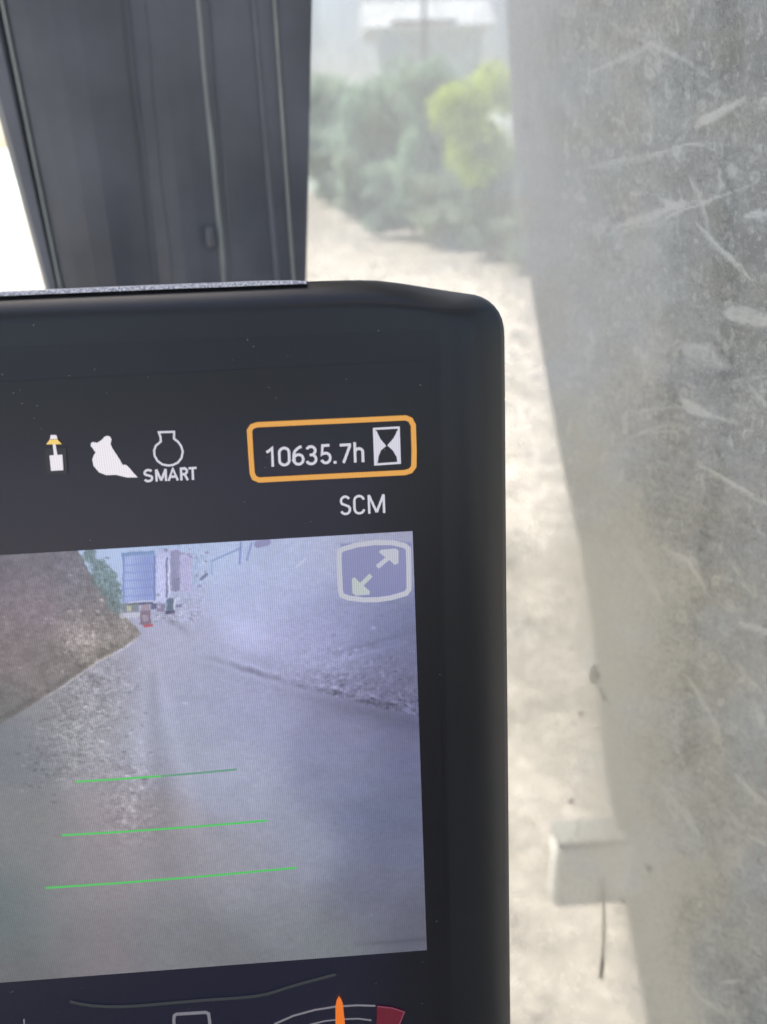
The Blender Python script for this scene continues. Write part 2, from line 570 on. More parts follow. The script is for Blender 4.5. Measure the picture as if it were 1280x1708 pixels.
z1, z2 = zrow(720, 45), zrow(720, 22)
box('wall', (g.x, g.y + 3, z1 / 2), (3.6, 3.0, z1 / 2), M_shed, shed)
mesh('roof', [(g.x - 4.6, g.y - .4, z1 + .02), (g.x + 4.6, g.y - .4, z1 + .02), (g.x + 4.6, g.y + 6.4, z1 + .02), (g.x - 4.6, g.y + 6.4, z1 + .02),
              (g.x - 4.6, g.y + 3, z2 + 1.2), (g.x + 4.6, g.y + 3, z2 + 1.2)],
     [(3, 2, 1, 0), (0, 1, 5, 4), (2, 3, 4, 5), (1, 2, 5), (3, 0, 4)], M_roof, shed)
for k in range(-3, 4):
    box('wall_rib', (g.x + k * 1.05, g.y - 0.03, z1 / 2), (0.05, 0.028, z1 / 2 - .01), M_shed, shed)
p0 = on_ground(712, 395)
pole = empty('utility_pole', p0, 'thin dark pole sticking up above the tall grey green tree', 'pole')

q = ray(712, -30); hh = CAM.z + q.z * math.hypot(p0.x, p0.y) / math.hypot(q.x, q.y)
tube('shaft', [p0, p0 + Vector((0, 0, hh))], [0.09, 0.06], M_bark, pole, 8)
box('crossarm', p0 + Vector((0, 0.13, hh * 0.86)), (1.1, 0.05, 0.06), M_bark, pole)

# ------------------------------------------------------------------ the machine around the camera
F = Vector((-0.572, 0.820, 0)).normalized()     # cab's forward
S = Vector((0.820, 0.572, 0)).normalized()      # cab's right
RG = 0.345                                      # the side window's plane
FG = 0.80                                       # the windscreen's plane
UZ = Vector((0, 0, 1))
AX = (S, F, UZ)


def cab(r, f, z):
    return S * r + F * f + UZ * z


def cbox(name, r0, r1, f0, f1, z0, z1, mat, parent=None, bev=0.0):
    return box(name, cab((r0 + r1) / 2, (f0 + f1) / 2, (z0 + z1) / 2), ((r1 - r0) / 2, (f1 - f0) / 2, (z1 - z0) / 2), mat, parent, AX, bev)


cb = empty('excavator_cab', (0, 0, 1.0), 'grey excavator cab interior with pale roof lining around the monitor', 'cab')
cbox('roof', -0.85, -0.50, -0.95, 0.86, 2.90, 3.0, M_liner, cb)
cbox('roof', 0.20, 0.46, -0.95, 0.86, 2.90, 3.0, M_liner, cb)
cbox('roof', -0.498, 0.198, -0.95, -0.35, 2.902, 2.998, M_liner, cb)  # opening left between roof pieces, added to let sky light onto the monitor
cbox('roof', -0.498, 0.198, 0.66, 0.86, 2.902, 2.998, M_liner, cb)
cbox('cab_floor', -0.85, 0.40, -0.95, 0.79, 0.95, 1.05, M_cabm, cb)
cbox('rear_wall', -0.85, 0.46, -0.95, -0.90, 1.06, 2.05, M_cabm, cb)
cbox('rear_header', -0.85, 0.46, -0.95, -0.90, 2.84, 2.895, M_cabm, cb)
cbox('rear_pillar', 0.36, 0.46, -0.895, -0.78, 1.06, 2.895, M_cabm, cb)
cbox('rear_pillar', -0.85, -0.75, -0.895, -0.78, 1.06, 2.895, M_cabm, cb)
cbox('door_panel', -0.85, -0.80, -0.775, 0.70, 1.06, 1.70, M_cabm, cb)
cbox('door_pillar', -0.85, -0.79, 0.705, 0.80, 1.06, 2.895, M_cabm, cb)
cbox('sill', 0.30, 0.42, -0.775, 0.75, 1.06, 1.22, M_cabm, cb)

seat = empty('operator_seat', cab(-0.1, -0.5, 1.05), 'black cloth operator seat behind the camera', 'seat')
cbox('seat_cushion', -0.38, 0.16, -0.72, -0.30, 1.38, 1.52, M_seat, seat, 0.04)
cbox('backrest', -0.37, 0.15, -0.84, -0.70, 1.53, 2.18, M_seat, seat, 0.05)
cbox('headrest', -0.25, 0.03, -0.83, -0.72, 2.22, 2.42, M_seat, seat, 0.035)
cbox('seat_base', -0.30, 0.08, -0.70, -0.34, 1.055, 1.375, M_cabm, seat, 0.02)

# -- windscreen (left of the pillar)
M_ws = dust_glass('windscreen_dust', None, 0.62)
ws = empty('windscreen', cab(-0.3, FG, 1.2), 'lightly dusted windscreen pane left of the dark pillar', 'window')
cbox('pane', -0.78, 0.16, FG - 0.003, FG + 0.003, 1.10, 2.88, M_ws, ws)

# -- side window: pane with its film of dust
GP0 = cab(RG, 0, 0) + Vector((0, 0, CAM.z))
s_cols = []
for px in np.concatenate([np.linspace(470, 840, 120), np.linspace(842, 1330, 330)]):
    p = on_plane(px, 854, GP0, S); s_cols.append(p.dot(F))
s_cols = np.array(s_cols)                        # decreasing from front to back
s_end = on_plane(1330, 1740, GP0, S).dot(F)
s_cols = np.concatenate([s_cols, np.arange(s_cols[-1] - .0009, s_end - .01, -.0009)])
s_cols = np.concatenate([s_cols, np.linspace(s_cols[-1] - 0.02, -0.77, 25)])
zt = max(on_plane(px, -40, GP0, S).z for px in (500, 1330)); zb = min(on_plane(px, 1750, GP0, S).z for px in (840, 1330))
zb = max(zb, 1.23)
z_rows = np.concatenate([np.linspace(2.88, zt + .01, 14), np.linspace(zt, zb, 1000), ([1.225] if zb > 1.232 else [])])
SS, ZZ = np.meshgrid(s_cols, z_rows)
Pg = np.array(S)[None, :] * RG + SS.reshape(-1, 1) * np.array(F)[None, :] + ZZ.reshape(-1, 1) * np.array((0, 0, 1.0))[None, :]
gpx, gpy = project(Pg)
Q = (Pg - np.array(CAM)) @ np.array(fwd)
gpx = np.where(Q > 0.02, gpx, 3000.0)


def seg_dist(x, y, a, b):
    ax, ay = a; bx, by = b
    dx, dy = bx - ax, by - ay
    t = np.clip(((x - ax) * dx + (y - ay) * dy) / (dx * dx + dy * dy + 1e-9), 0, 1)
    return np.hypot(x - ax - t * dx, y - ay - t * dy), t


def stroke_field(x, y, out, pts, w, amp, soft=0.6, taper=True):
    pts = list(pts)
    xs = [p[0] for p in pts]; ys = [p[1] for p in pts]
    pad = w * 2 + 4
    m = np.nonzero((x > min(xs) - pad) & (x < max(xs) + pad) & (y > min(ys) - pad) & (y < max(ys) + pad))[0]
    if len(m) == 0: return
    xx, yy = x[m], y[m]
    best = np.full(len(m), 1e9)
    nseg = len(pts) - 1
    tt = np.zeros(len(m))
    for i in range(nseg):
        d, t = seg_dist(xx, yy, pts[i], pts[i + 1])
        k = d < best
        best = np.where(k, d, best); tt = np.where(k, (i + t) / nseg, tt)
    ww = w * (0.35 + 0.65 * np.sin(np.pi * np.clip(tt, 0.02, 0.98))) if taper else w
    v = sstep(1.0, 1.0 - soft, best / ww)
    out[m] += amp * v


x, y = gpx, gpy
rightness = sstep(845, 1130, x + 0.0 * y)
eb = 848 + (y / 1708) * 236 - 18 * np.sin(np.pi * np.clip(y / 1708, 0, 1)) * 0
eb = np.interp(y, [0, 230, 520, 790, 1030, 1280, 1500, 1708], [850, 862, 898, 946, 990, 1012, 1046, 1084])
D0 = 0.46 + 0.10 * rightness
D0 += 0.24 * sstep(470, 400, y - (x - 640) * .25) * sstep(930, 850, x)
D0 += 0.23 * np.exp(-(np.where(x > eb + 5, (x - eb - 5) / 100, (x - eb - 5) / 42)) ** 2)
D0 -= 0.05 * sstep(1000, 1120, x)
D0 -= 0.09 * sstep(430, 480, y) * sstep(900, 820, y) * sstep(30, -40, x - eb)
D0 += 0.11 * sstep(820, 1000, y) * sstep(1400, 1100, x) * sstep(-60, 40, x - eb)
D0 -= 0.07 * sstep(1480, 1560, y) * sstep(20, -40, x - eb)
D0 -= 0.06 * sstep(1080, 1200, x)
D0 += 0.12 * (1 - .5 * rightness) * vnoise(x / 7, y / 8, 28, 4, 0.75) * sstep(300, 450, y)
D0 += 0.06 * (1 - .4 * rightness) * vnoise(x / 10, y / 34, 29, 3, 0.6)
D0 += 0.045 * vnoise((x + .8 * y) / 60 + .8 * vnoise(x / 50, y / 50, 95), (y - .9 * x) / 22 + .9 * vnoise(x / 40, y / 40, 96, 2), 30, 4, .7) * sstep(1180, 1330, y)
D0 += 0.12 * vnoise(x / 60, y / 60, 33, 4, .65) * (.4 + .6 * rightness)
D0 += 0.06 * rightness * vnoise(x / 24 + .6 * vnoise(x / 30, y / 30, 111), y / 16 + .6 * vnoise(x / 30, y / 30, 112), 34, 4, .75)
D0 += 0.19 * sstep(870, 930, y) * sstep(0, -70, y - 1270 - (x - 850) * 0.85) * sstep(60, -20, x - eb)  # thicker film here stands in for the boom's shadow on the ground
D0 += 0.05 * vnoise(x / 260, y / 260, 21, 3)
D0 += 0.03 * vnoise(x / 60, y / 90, 22, 4) * (0.4 + 0.6 * rightness)
# pale bands of thicker dust beside the boom's edge
D0 += 0.06 * np.exp(-((x - (990 + (y - 1050) * 0.1)) / 16) ** 2) * sstep(880, 960, y) * sstep(1300, 1180, y)
D0 += 0.05 * np.exp(-((x - (900 + y * 0.07)) / 55) ** 2) * sstep(900, 300, y)
# grain and rain streaks
D0 += 0.19 * rightness * vnoise(x / 5, y / 5, 23, 4, 0.85)
D0 += 0.05 * rightness * vnoise(x / 22, y / 26, 27, 3, 0.7)
D0 += 0.07 * vnoise(x / 5, y / 38, 24, 3, 0.6) * sstep(420, 60, y) * sstep(700, 930, x)
D0 += 0.055 * rightness * vnoise((x + 0.35 * y) / 60, (y - 0.35 * x) / 6, 25, 3, 0.6) * sstep(430, 650, y)
D0 += 0.028 * rightness * vnoise((x + 1.2 * y) / 60 + .8 * vnoise(x / 50, y / 50, 97), (y - 0.8 * x) / 11 + 1.2 * vnoise(x / 40, y / 40, 98, 2), 26, 4, 0.7) * sstep(850, 1000, y)
D0 += 0.025 * rightness * sstep(1180, 1050, x)
D0 -= 0.07 * rightness * sstep(1100, 1240, x) * sstep(900, 500, y)
marks = [
    ([(1162, 212), (1195, 190), (1243, 164)], 9, .16), ([(1162, 205), (1205, 182), (1240, 170)], 4, .10),
    ([(985, 122), (1040, 95), (1088, 73), (1135, 98), (1178, 128)], 7, .10), ([(1088, 73), (1040, 50), (1020, 40)], 10, .06),
    ([(1024, 382), (1080, 362), (1135, 342), (1165, 335)], 7, .15), ([(1110, 361), (1170, 340), (1250, 312)], 3, .16),
    ([(1040, 384), (1100, 375), (1140, 350)], 3, .10), ([(1100, 333), (1135, 348)], 6, .14),
    ([(1150, 290), (1168, 335), (1183, 390)], 6, .11), ([(1160, 372), (1180, 392), (1205, 418), (1240, 455), (1258, 470)], 5, .17),
    ([(985, 280), (1030, 270), (1080, 262), (1130, 245)], 6, .10), ([(1120, 243), (1175, 240), (1215, 243)], 4, .13),
    ([(1055, 322), (1088, 322)], 1.6, .16), ([(1242, 362), (1262, 358), (1300, 352)], 8, .15),
    ([(1212, 522), (1235, 524), (1262, 530), (1300, 534)], 19, .15), ([(1214, 526), (1250, 540), (1300, 546)], 4, .06),
    ([(1145, 585), (1175, 590), (1212, 612)], 22, .07), ([(1135, 668), (1158, 678), (1182, 694)], 13, .14),
    ([(1180, 692), (1215, 704), (1240, 706)], 4, .12), ([(1050, 730), (1110, 708), (1150, 712), (1210, 716)], 3, .09),
    ([(1040, 690), (1100, 684), (1145, 678)], 3, .08), ([(1245, 640), (1280, 680), (1310, 700)], 5, .10),
    ([(1195, 640), (1245, 632), (1290, 628)], 3, .09), ([(1165, 775), (1210, 800), (1260, 830), (1300, 850)], 5, .13),
    ([(1170, 790), (1172, 828)], 3, .09), ([(1080, 973), (1094, 990), (1106, 1008)], 5, .17),
    ([(1052, 910), (1070, 945), (1095, 985)], 8, .07), ([(1105, 915), (1145, 935), (1165, 960), (1180, 992)], 5, .13),
    ([(1130, 925), (1160, 935), (1168, 958)], 3, .10), ([(1215, 930), (1235, 965), (1250, 985)], 3, .10),
    ([(1190, 960), (1220, 970)], 4, .09), ([(1232, 1036), (1262, 1046), (1300, 1060)], 6, .14),
    ([(1162, 1105), (1180, 1118)], 3, .14), ([(1150, 1130), (1170, 1165), (1195, 1210), (1205, 1260)], 6, .08),
    ([(1262, 1180), (1275, 1215)], 7, .09), ([(1225, 1100), (1250, 1135), (1270, 1150)], 6, .08),
    ([(1105, 1310), (1150, 1365), (1170, 1400)], 6, .09), ([(1115, 1345), (1135, 1375)], 4, .10),
    ([(1200, 1640), (1245, 1635)], 3, .12), ([(1140, 1630), (1170, 1665), (1220, 1700)], 4, .08),
    ([(1210, 1350), (1240, 1385)], 4, .10), ([(1225, 1290), (1260, 1330), (1290, 1345)], 8, .08),
    ([(1250, 1395), (1285, 1412)], 3, .14), ([(1080, 60), (1082, 45)], 3, .14), ([(1130, 60), (1128, 38)], 4, .12),
    ([(1098, 95), (1100, 122)], 8, .09), ([(1022, 196), (1040, 205), (1050, 225)], 4, .10), ([(1250, 115), (1252, 105)], 5, .1),
    ([(1200, 280), (1203, 310), (1197, 330)], 5, .13), ([(1218, 275), (1225, 290)], 13, .10), ([(1270, 165), (1290, 172)], 14, .10),
    ([(940, 160), (975, 215), (1010, 255)], 14, .04), ([(1000, 395), (1060, 388)], 5, .05),
]
for pts, w, amp in marks:
    before = D0
    jj = lambda k: (k[0] + 3 * math.sin(k[1] * .21), k[1] + 3 * math.sin(k[0] * .17))
    stroke_field(x, y, D0, [jj(k) for k in pts], w * 1.15, amp * 1.0, 0.9)
    stroke_field(x + 5 * vnoise(x / 14, y / 14, 71, 2), y + 5 * vnoise(x / 14, y / 14, 72, 2), D0, pts, w * .9, amp * .85, 0.6)
D0 += 0.06 * np.exp(-((x - eb - 25) / 75) ** 2) * sstep(820, 980, y)
D0 += 0.08 * sstep(150, 60, y) * sstep(900, 820, x)
for bx_, by_, wx_, wy_, am_ in ((1075, 375, 60, 60, .07), (1085, 540, 40, 90, .08), (1110, 90, 60, 30, .05), (1180, 690, 90, 25, .06), (1090, 960, 50, 60, .06), (1210, 1150, 40, 90, -.06),
                                (1230, 250, 60, 60, -.05), (1240, 430, 50, 60, -.06), (1170, 1450, 110, 50, .06), (1150, 1590, 70, 60, -.06), (985, 1440, 75, 70, .10), (1060, 1010, 40, 120, .06),
                                (1230, 870, 60, 70, -.05), (1180, 1230, 70, 50, -.05), (1250, 1640, 60, 60, -.05)):
    wob_ = 1 + .9 * vnoise(x / 35, y / 35, 101, 4, .65)
    D0 += am_ * np.exp(-((x - bx_) / wx_) ** 2 - ((y - by_) / wy_) ** 2) * wob_
for bx_, by_, la, lb, an, am_ in ((1252, 527, 46, 15, 8, .20), (1172, 598, 40, 20, 30, .13), (1160, 681, 26, 9, 32, .20), (1200, 190, 44, 7, -27, .14), (1285, 172, 24, 12, -10, .15), (1222, 284, 9, 14, 0, .14),
                                  (1270, 360, 32, 8, -6, .20), (1099, 112, 5, 12, 10, .12), (1045, 378, 26, 6, -18, .12), (1120, 255, 40, 5, -8, .09), (1193, 1270, 12, 20, -20, .07), (1262, 1190, 10, 24, -15, .10)):
    c_, s__ = math.cos(math.radians(an)), math.sin(math.radians(an))
    xx_ = x + 4 * vnoise(x / 12, y / 12, 102, 2); yy_ = y + 4 * vnoise(x / 12, y / 12, 103, 2)
    q_ = np.hypot(((xx_ - bx_) * c_ + (yy_ - by_) * s__) / la, (-(xx_ - bx_) * s__ + (yy_ - by_) * c_) / lb)
    D0 += am_ * sstep(1.15, .85, q_) * (.55 + .45 * sstep(.4, .95, q_)) * (1 + .4 * vnoise(x / 6, y / 6, 104, 2))
x = gpx + 5 * vnoise(gpx / 16, gpy / 16, 91, 3, .7)
y = gpy + 5 * vnoise(gpx / 15, gpy / 17, 92, 3, .7)
r = random.Random(15)
for pts, w, amp in marks:        # each wipe is a bundle of fine hair strokes
    for q in range(7 if w >= 5 else 3):
        ox, oy = r.uniform(-w, w) * 1.1, r.uniform(-w, w) * 1.1
        sc_ = r.uniform(.5, 1.15)
        cx_, cy_ = pts[0][0], pts[0][1]
        pp = [(cx_ + (a - cx_) * sc_ + ox + r.uniform(-2, 2), cy_ + (b - cy_) * sc_ + oy + r.uniform(-2, 2)) for a, b in pts]
        stroke_field(x, y, D0, pp, r.uniform(1.4, 2.6), amp * r.uniform(.4, .95), .8)
r = random.Random(5)
for i in range(1500):      # hairline wipe marks
    sx, sy = r.uniform(930, 1320), r.uniform(-20, 1740)
    if sy < 420: a = r.choice([r.gauss(-.35, .25), r.gauss(.7, .3), r.gauss(1.5, .2)])
    elif sy < 800: a = r.gauss(-.05, .3)
    else: a = r.gauss(.85, .35)
    l = r.uniform(10, 75) * (0.5 + 0.5 * r.random())
    c = r.uniform(-.25, .25)
    pts = [(sx, sy), (sx + math.cos(a) * l / 2, sy + math.sin(a) * l / 2), (sx + math.cos(a + c) * l, sy + math.sin(a + c) * l)]
    stroke_field(x, y, D0, pts, r.uniform(1.2, 3.2), r.uniform(.025, .115) * (0.4 + 0.6 * min(1, (sx - 900) / 250)), 0.9)
for i in range(1300):      # dried splashes
    sx, sy = r.uniform(940, 1320), (r.uniform(-20, 760) if r.random() < .75 else r.uniform(700, 1740))
    rad = r.uniform(1.6, 4.5) if r.random() < .85 else r.uniform(5, 9)
    a = r.uniform(.04, .22)
    if r.random() < .3:
        stroke_field(x, y, D0, [(sx, sy), (sx + r.uniform(-2, 2), sy + rad * r.uniform(2, 5))], rad * .8, a, .8)
    else:
        m = np.nonzero((abs(x - sx) < rad * 2) & (abs(y - sy) < rad * 2.5))[0]
        q = np.hypot(x[m] - sx, (y[m] - sy) / 1.2) / rad
        D0[m] += a * (sstep(1.3, .8, q) * (0.45 + 0.55 * sstep(.3, .9, q)))
D0 = np.where(D0 > .68, .68 + .22 * np.tanh((D0 - .68) / .30), D0)
D0 = np.clip(D0, 0.2, 0.93)
print('glass grid', SS.shape, s_end)
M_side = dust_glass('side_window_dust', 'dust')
sw = empty('side_window', cab(RG, 0, 1.2), 'dusty scratched side window filling the right half behind the monitor', 'window')
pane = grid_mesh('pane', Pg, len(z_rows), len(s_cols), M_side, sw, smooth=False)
clay = sstep(420, 1050, gpy) * sstep(1500, 1100, gpx) * 0.9 + 0.10 + 0.45 * vnoise(gpx / 70, gpy / 70, 61, 3)
aw = pane.data.attributes.new('clay', 'FLOAT', 'POINT')
aw.data.foreach_set('value', np.clip(clay, 0, 1).astype(np.float32))
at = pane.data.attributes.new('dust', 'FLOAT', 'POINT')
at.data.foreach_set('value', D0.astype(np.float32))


def gl(px, py, lift=0.001):
    return on_plane(px, py, GP0 - S * lift, S)


def speck(pts, parent, name='mud_speck', seed=0):
    """small lump of mud on the outside of the pane, outline in photo positions"""
    base = [gl(a, b, -0.0006) for a, b in pts]
    c = sum(base, Vector()) / len(base)
    n = len(base)
    mid = [c.lerp(p, .6) + S * 0.0012 for p in base]
    vs = base + mid + [c + S * 0.0017]
    fs = [(i, (i + 1) % n, n + (i + 1) % n, n + i) for i in range(n)] + [(n + i, n + (i + 1) % n, 2 * n) for i in range(n)]
    return mesh(name, vs, fs, M_mud, parent, True)


def blob(cx, cy, rx, ry, seed):
    r = random.Random(seed)
    return [(cx + rx * math.cos(t) * r.uniform(.75, 1.15), cy + ry * math.sin(t) * r.uniform(.75, 1.15)) for t in [2 * math.pi * i / 11 for i in range(11)]]


for i, (cx, cy, rx, ry) in enumerate([(992, 1126, 9, 17), (1009, 1163, 4, 5), (970, 1191, 5, 5), (954, 1337, 5, 6), (1084, 1447, 7, 4),
                                      (1040, 1503, 6, 4), (1136, 587, 4, 5), (878, 207, 3, 4), (725, 247, 3, 5), (1228, 524, 3, 2),
                                      (1259, 897, 2, 5), (1004, 1150, 3, 3), (999, 1216, 2, 3)]):
    speck(blob(cx, cy, rx, ry, i), sw)

tw = tube('dry_stalk', [gl(1006, 1462, -.0024), gl(1007, 1500, -.0024), gl(1008, 1560, -.0024), gl(1006, 1590, -.0024), gl(1005, 1608, -.0024), gl(1003, 1630, -.0024)],
          [0.0004, 0.0007, 0.0009, 0.0007, 0.0016, 0.0013], M_twig, None, 8)
tag(tw, 'thin dark stalk stuck upright to the dusty side window, low down', 'stalk')

# -- boom outside the side window
bo = empty('excavator_boom', at_y(1150, 1500, 1.35), 'dull grey excavator boom beyond the dusty side window', 'boom')
BY = 1.25
edge = [(838, -260), (846, -100), (852, 60), (862, 230), (878, 380), (898, 520), (922, 660), (946, 790), (972, 910), (990, 1030), (1000, 1150),
        (1012, 1280), (1034, 1390), (1046, 1500), (1062, 1590), (1082, 1700), (1100, 1790)]
fr, bk = [], []
for px, py in edge:
    fr.append(at_y(px, py, BY))
n = len(fr)
off = Vector((0.62, 0.0, 0.0)); dep = Vector((0.20, 0.34, 0))
vs = [p for p in fr] + [p + off for p in fr] + [p + dep for p in fr] + [p + dep + off for p in fr]
fs = []
for i in range(n - 1):
    fs += [(i, i + 1, n + i + 1, n + i), (2 * n + i, 3 * n + i, 3 * n + i + 1, 2 * n + i + 1),
           (i, 2 * n + i, 2 * n + i + 1, i + 1), (n + i, n + i + 1, 3 * n + i + 1, 3 * n + i)]
fs += [(0, n, 3 * n, 2 * n), (n - 1, 3 * n - 1, 4 * n - 1, 2 * n - 1)]
mesh('boom_plate', vs, fs, M_boom, bo)
tube('weld_flange', [p + Vector((0.004, -0.008, 0)) for p in fr], 0.011, M_boom, bo, 8)
# hydraulic hose along the boom
M_hose = pmat('hose_rubber', (0.07, 0.08, 0.075), .6, .2, 20)
tube('hydraulic_hose', [at_y(a, b, BY - .05) for a, b in ((1120, -150), (1125, 150), (1118, 420), (1125, 640), (1105, 830), (1120, 1050), (1105, 1300), (1150, 1520), (1200, 1760))], 0.016, M_hose, bo)
tube('hydraulic_hose', [at_y(a, b, BY - .05) for a, b in ((1215, -150), (1220, 150), (1208, 420), (1222, 640), (1190, 830), (1160, 1050), (1150, 1300), (1200, 1480), (1260, 1760))], 0.016, M_hose, bo)

# bracket outside, low down
bk = empty('lamp_bracket', at_y(975, 1500, 1.22), 'grey rounded box fitting beside the boom behind the dark stalk', 'bracket')
c = at_y(985, 1447, BY - .02); e = at_y(1050, 1447, BY - .02); t = at_y(985, 1400, BY - .02)
hw = (e - c).length; hh2 = (t - c).length
box('body', c, (hw * 0.98, 0.03, hh2 * 1.1), M_box, bk, None, 0.020)
t2 = at_y(985, 1388, BY - .02)
M_lid = pmat('lid_dark', (0.16, 0.16, 0.15), 0.8, 0.15, 10)
box('lid', t2, (hw * 0.9, 0.033, hh2 * 0.09), M_lid, bk, None, 0.003)

# -- pillar between the windscreen and the side window
pil = empty('cab_pillar', at_y(290, 480, 0.62), 'dark plastic cab pillar with long ridges standing behind the monitor', 'pillar')


PD = 0.20


def pline(xt, xb, dep, T):
    """point at parameter T (0 = photo row 0, 1 = photo row 480) of a long line"""
    a, b = at_y(xt, 0, dep - PD), at_y(xb, 480, dep - PD)
    return a.lerp(b, T)


def strip(name, prof, mat, parent=pil):
    """prof: list of (x at row 0, x at row 480, depth); long shell with that cross section"""
    vs, fs = [], []
    Ts = np.linspace(-1.6, 3.0, 24)
    k = len(prof)
    for T in Ts:
        for (a, b, d) in prof:
            vs.append(pline(a, b, d, T))
    for i in range(len(Ts) - 1):
        for j in range(k - 1):
            fs.append((i * k + j, i * k + j + 1, (i + 1) * k + j + 1, (i + 1) * k + j))
        fs.append((i * k + k - 1, i * k, (i + 1) * k, (i + 1) * k + k - 1))
    fs.append(tuple(range(k)))
    fs.append(tuple(reversed(range((len(Ts) - 1) * k, len(Ts) * k))))
    o = mesh(name, vs, fs, mat, parent)
    bm = bmesh.new(); bm.from_mesh(o.data)
    bmesh.ops.recalc_face_normals(bm, faces=bm.faces)
    bm.to_mesh(o.data); bm.free()
    return o


strip('back_panel', [(-48, 79, .812), (514, 507, .812), (512, 506, .88), (-45, 80, .88)], M_trim)
strip('rubber_seal', [(-54, 75, .803), (-42, 82, .797), (-14, 93, .797), (-3, 98, .803), (-3, 98, .825), (-54, 75, .825)], M_rubber)
BND = [(-2, 98.5), (211, 261), (349, 389), (420, 461), (458, 491), (521, 511)]
for q in range(len(BND) - 1):
    (a0, a1), (b0, b1) = BND[q], BND[q + 1]
    lp = lambda t: (a0 + (b0 - a0) * t, a1 + (b1 - a1) * t)
    bow = .011 if b0 - a0 > 180 else (.005 if b0 - a0 > 100 else .0015)
    prof = [(*lp(t), .803 - bow * math.sin(math.pi * t) ** .6) for t in (0.002, .06, .2, .4, .6, .8, .94, .998)]
    strip('trim_panel', prof + [(b0 - .3, b1 - .3, .8085), (a0 + .3, a1 + .3, .8085)], M_trim)


def bead(name, xt, xb, wpx, mat, out=0.0, wob=0.0):
    rr = wpx / FPX * (0.80 - PD) * 0.5
    tube(name, [pline(xt, xb, .803 - out, T) + Vector((wob * math.sin(T * 7 + xt) + wob * .6 * math.sin(T * 17), 0, 0)) for T in np.linspace(-1.5, 3, 60)], rr, mat, pil)


bead('edge_bead', 3, 101.0, 6, M_cable, .004)  # pale colour stands in for the highlight along this ridge
bead('seam_bead', 211, 261, 5, M_rubber, wob=.0005)
bead('seam_bead', 240, 288, 3, M_trim, .0035, .0006)
bead('cable', 330, 375, 10, M_cable, .001, .0003)
bead('seam_bead', 352, 391, 4, M_rubber)
bead('edge_ridge', 424, 464, 9, M_rubber)
bead('edge_ridge', 434, 471, 6, M_trim)
bead('edge_bead', 458, 491, 5.5, M_cable, .001)
clip_c = pline(330, 372, .797, 0.80)
box('cable_clip', clip_c + Vector((-0.006, 0, 0)), (0.0025, 0.005, 0.008), M_rubber, pil, None, 0.003)

# ------------------------------------------------------------------ the monitor
mo = empty('monitor', MO, 'black cab monitor with camera picture of a dirt road and hour reading', 'monitor')
# outline (outer, inner): photo positions
outer = [(-420, 508.6), (0, 490), (130, 484.5), (260, 479), (380, 474.5), (480, 470.5), (530, 468.8), (570, 467.6), (600, 467.2), (630, 468), (665, 472), (700, 477.5),
         (740, 484), (775, 489), (792, 491.5), (804, 495.5), (815, 501.5), (824.5, 509.5), (832.5, 520), (838, 533), (841, 547), (842, 565),
         (842.6, 640), (843.5, 800), (845, 1000), (847, 1200), (848.8, 1400), (850.5, 1600), (851.5, 1708), (854, 1950)]
inner = [(-420, 560), (0, 541), (130, 535), (260, 530), (380, 525), (480, 520), (530, 518), (570, 517), (600, 517), (630, 517.5), (665, 519), (700, 522),
         (720, 526), (731, 530), (738, 534), (742, 538), (745, 542), (747.5, 547), (749, 553), (750, 560), (751, 568), (752, 580),
         (753, 650), (756, 800), (759, 1000), (763, 1200), (767, 1400), (771, 1600), (773, 1708), (777, 1950)]
H = 0.0065


def muv_back(px, py):
    p = on_plane(px, py, MO + N_w * H, N_w) - MO
    return p.x, p.dot(U_w)


OU = [muv_back(*p) for p in outer]; IN = [muv(*p) for p in inner]
# the part outside the picture: lower right corner, bottom, left side
uR, vB = OU[-1][0], OU[-1][1] - 0.02
for k in range(1, 8):
    a = math.pi / 2 * k / 7
    OU.append((uR - 0.013 * (1 - math.cos(a)), vB - 0.013 * math.sin(a)))
    IN.append((IN[29][0] - 0.002 * (1 - math.cos(a)), vB + 0.006 - 0.002 * math.sin(a)))
uL = OU[0][0] - 0.03; vT = OU[0][1]
OU.append((uL + 0.013, vB - 0.013)); IN.append((uL + 0.022, vB + 0.004))
OU.append((uL, vB)); IN.append((uL + 0.020, vB + 0.006))
OU.append((uL, vT - 0.015)); IN.append((uL + 0.020, vT - 0.020))
OU.append((uL + 0.013, vT - 0.001)); IN.append((uL + 0.022, vT - 0.014))
n = len(OU)
K = 12
vs, fs = [], []
for k in range(K + 1):
    t = k / K
    lift = -H * (1 - t) ** 2.2
    for i in range(n):
        vs.append(mon(OU[i][0] + (IN[i][0] - OU[i][0]) * t, OU[i][1] + (IN[i][1] - OU[i][1]) * t, lift))
for k in range(K):
    for i in range(n):
        j = (i + 1) % n
        fs.append((k * n + i, k * n + j, (k + 1) * n + j, (k + 1) * n + i))
fs.append(tuple(K * n + i for i in range(n)))
cu, cv = sum(p[0] for p in OU) / n, sum(p[1] for p in OU) / n
b0 = len(vs)
for (dl, sc) in ((-H - 0.001, 0.9995), (-H - 0.012, 0.99), (-H - 0.030, 0.95), (-H - 0.036, 0.88)):
    for i in range(n):
        vs.append(mon(cu + (OU[i][0] - cu) * sc, cv + (OU[i][1] - cv) * sc, dl))
rings = [0] + [b0 + q * n for q in range(4)]
for a, b in zip(rings[:-1], rings[1:]):
    for i in range(n):
        j = (i + 1) % n
        fs.append((a + j, a + i, b + i, b + j))
fs.append(tuple(reversed([rings[-1] + i for i in range(n)])))
ho = mesh('housing', vs, fs, M_house, mo, True)
bm = bmesh.new(); bm.from_mesh(ho.data); bmesh.ops.recalc_face_normals(bm, faces=bm.faces); bm.to_mesh(ho.data); bm.free()

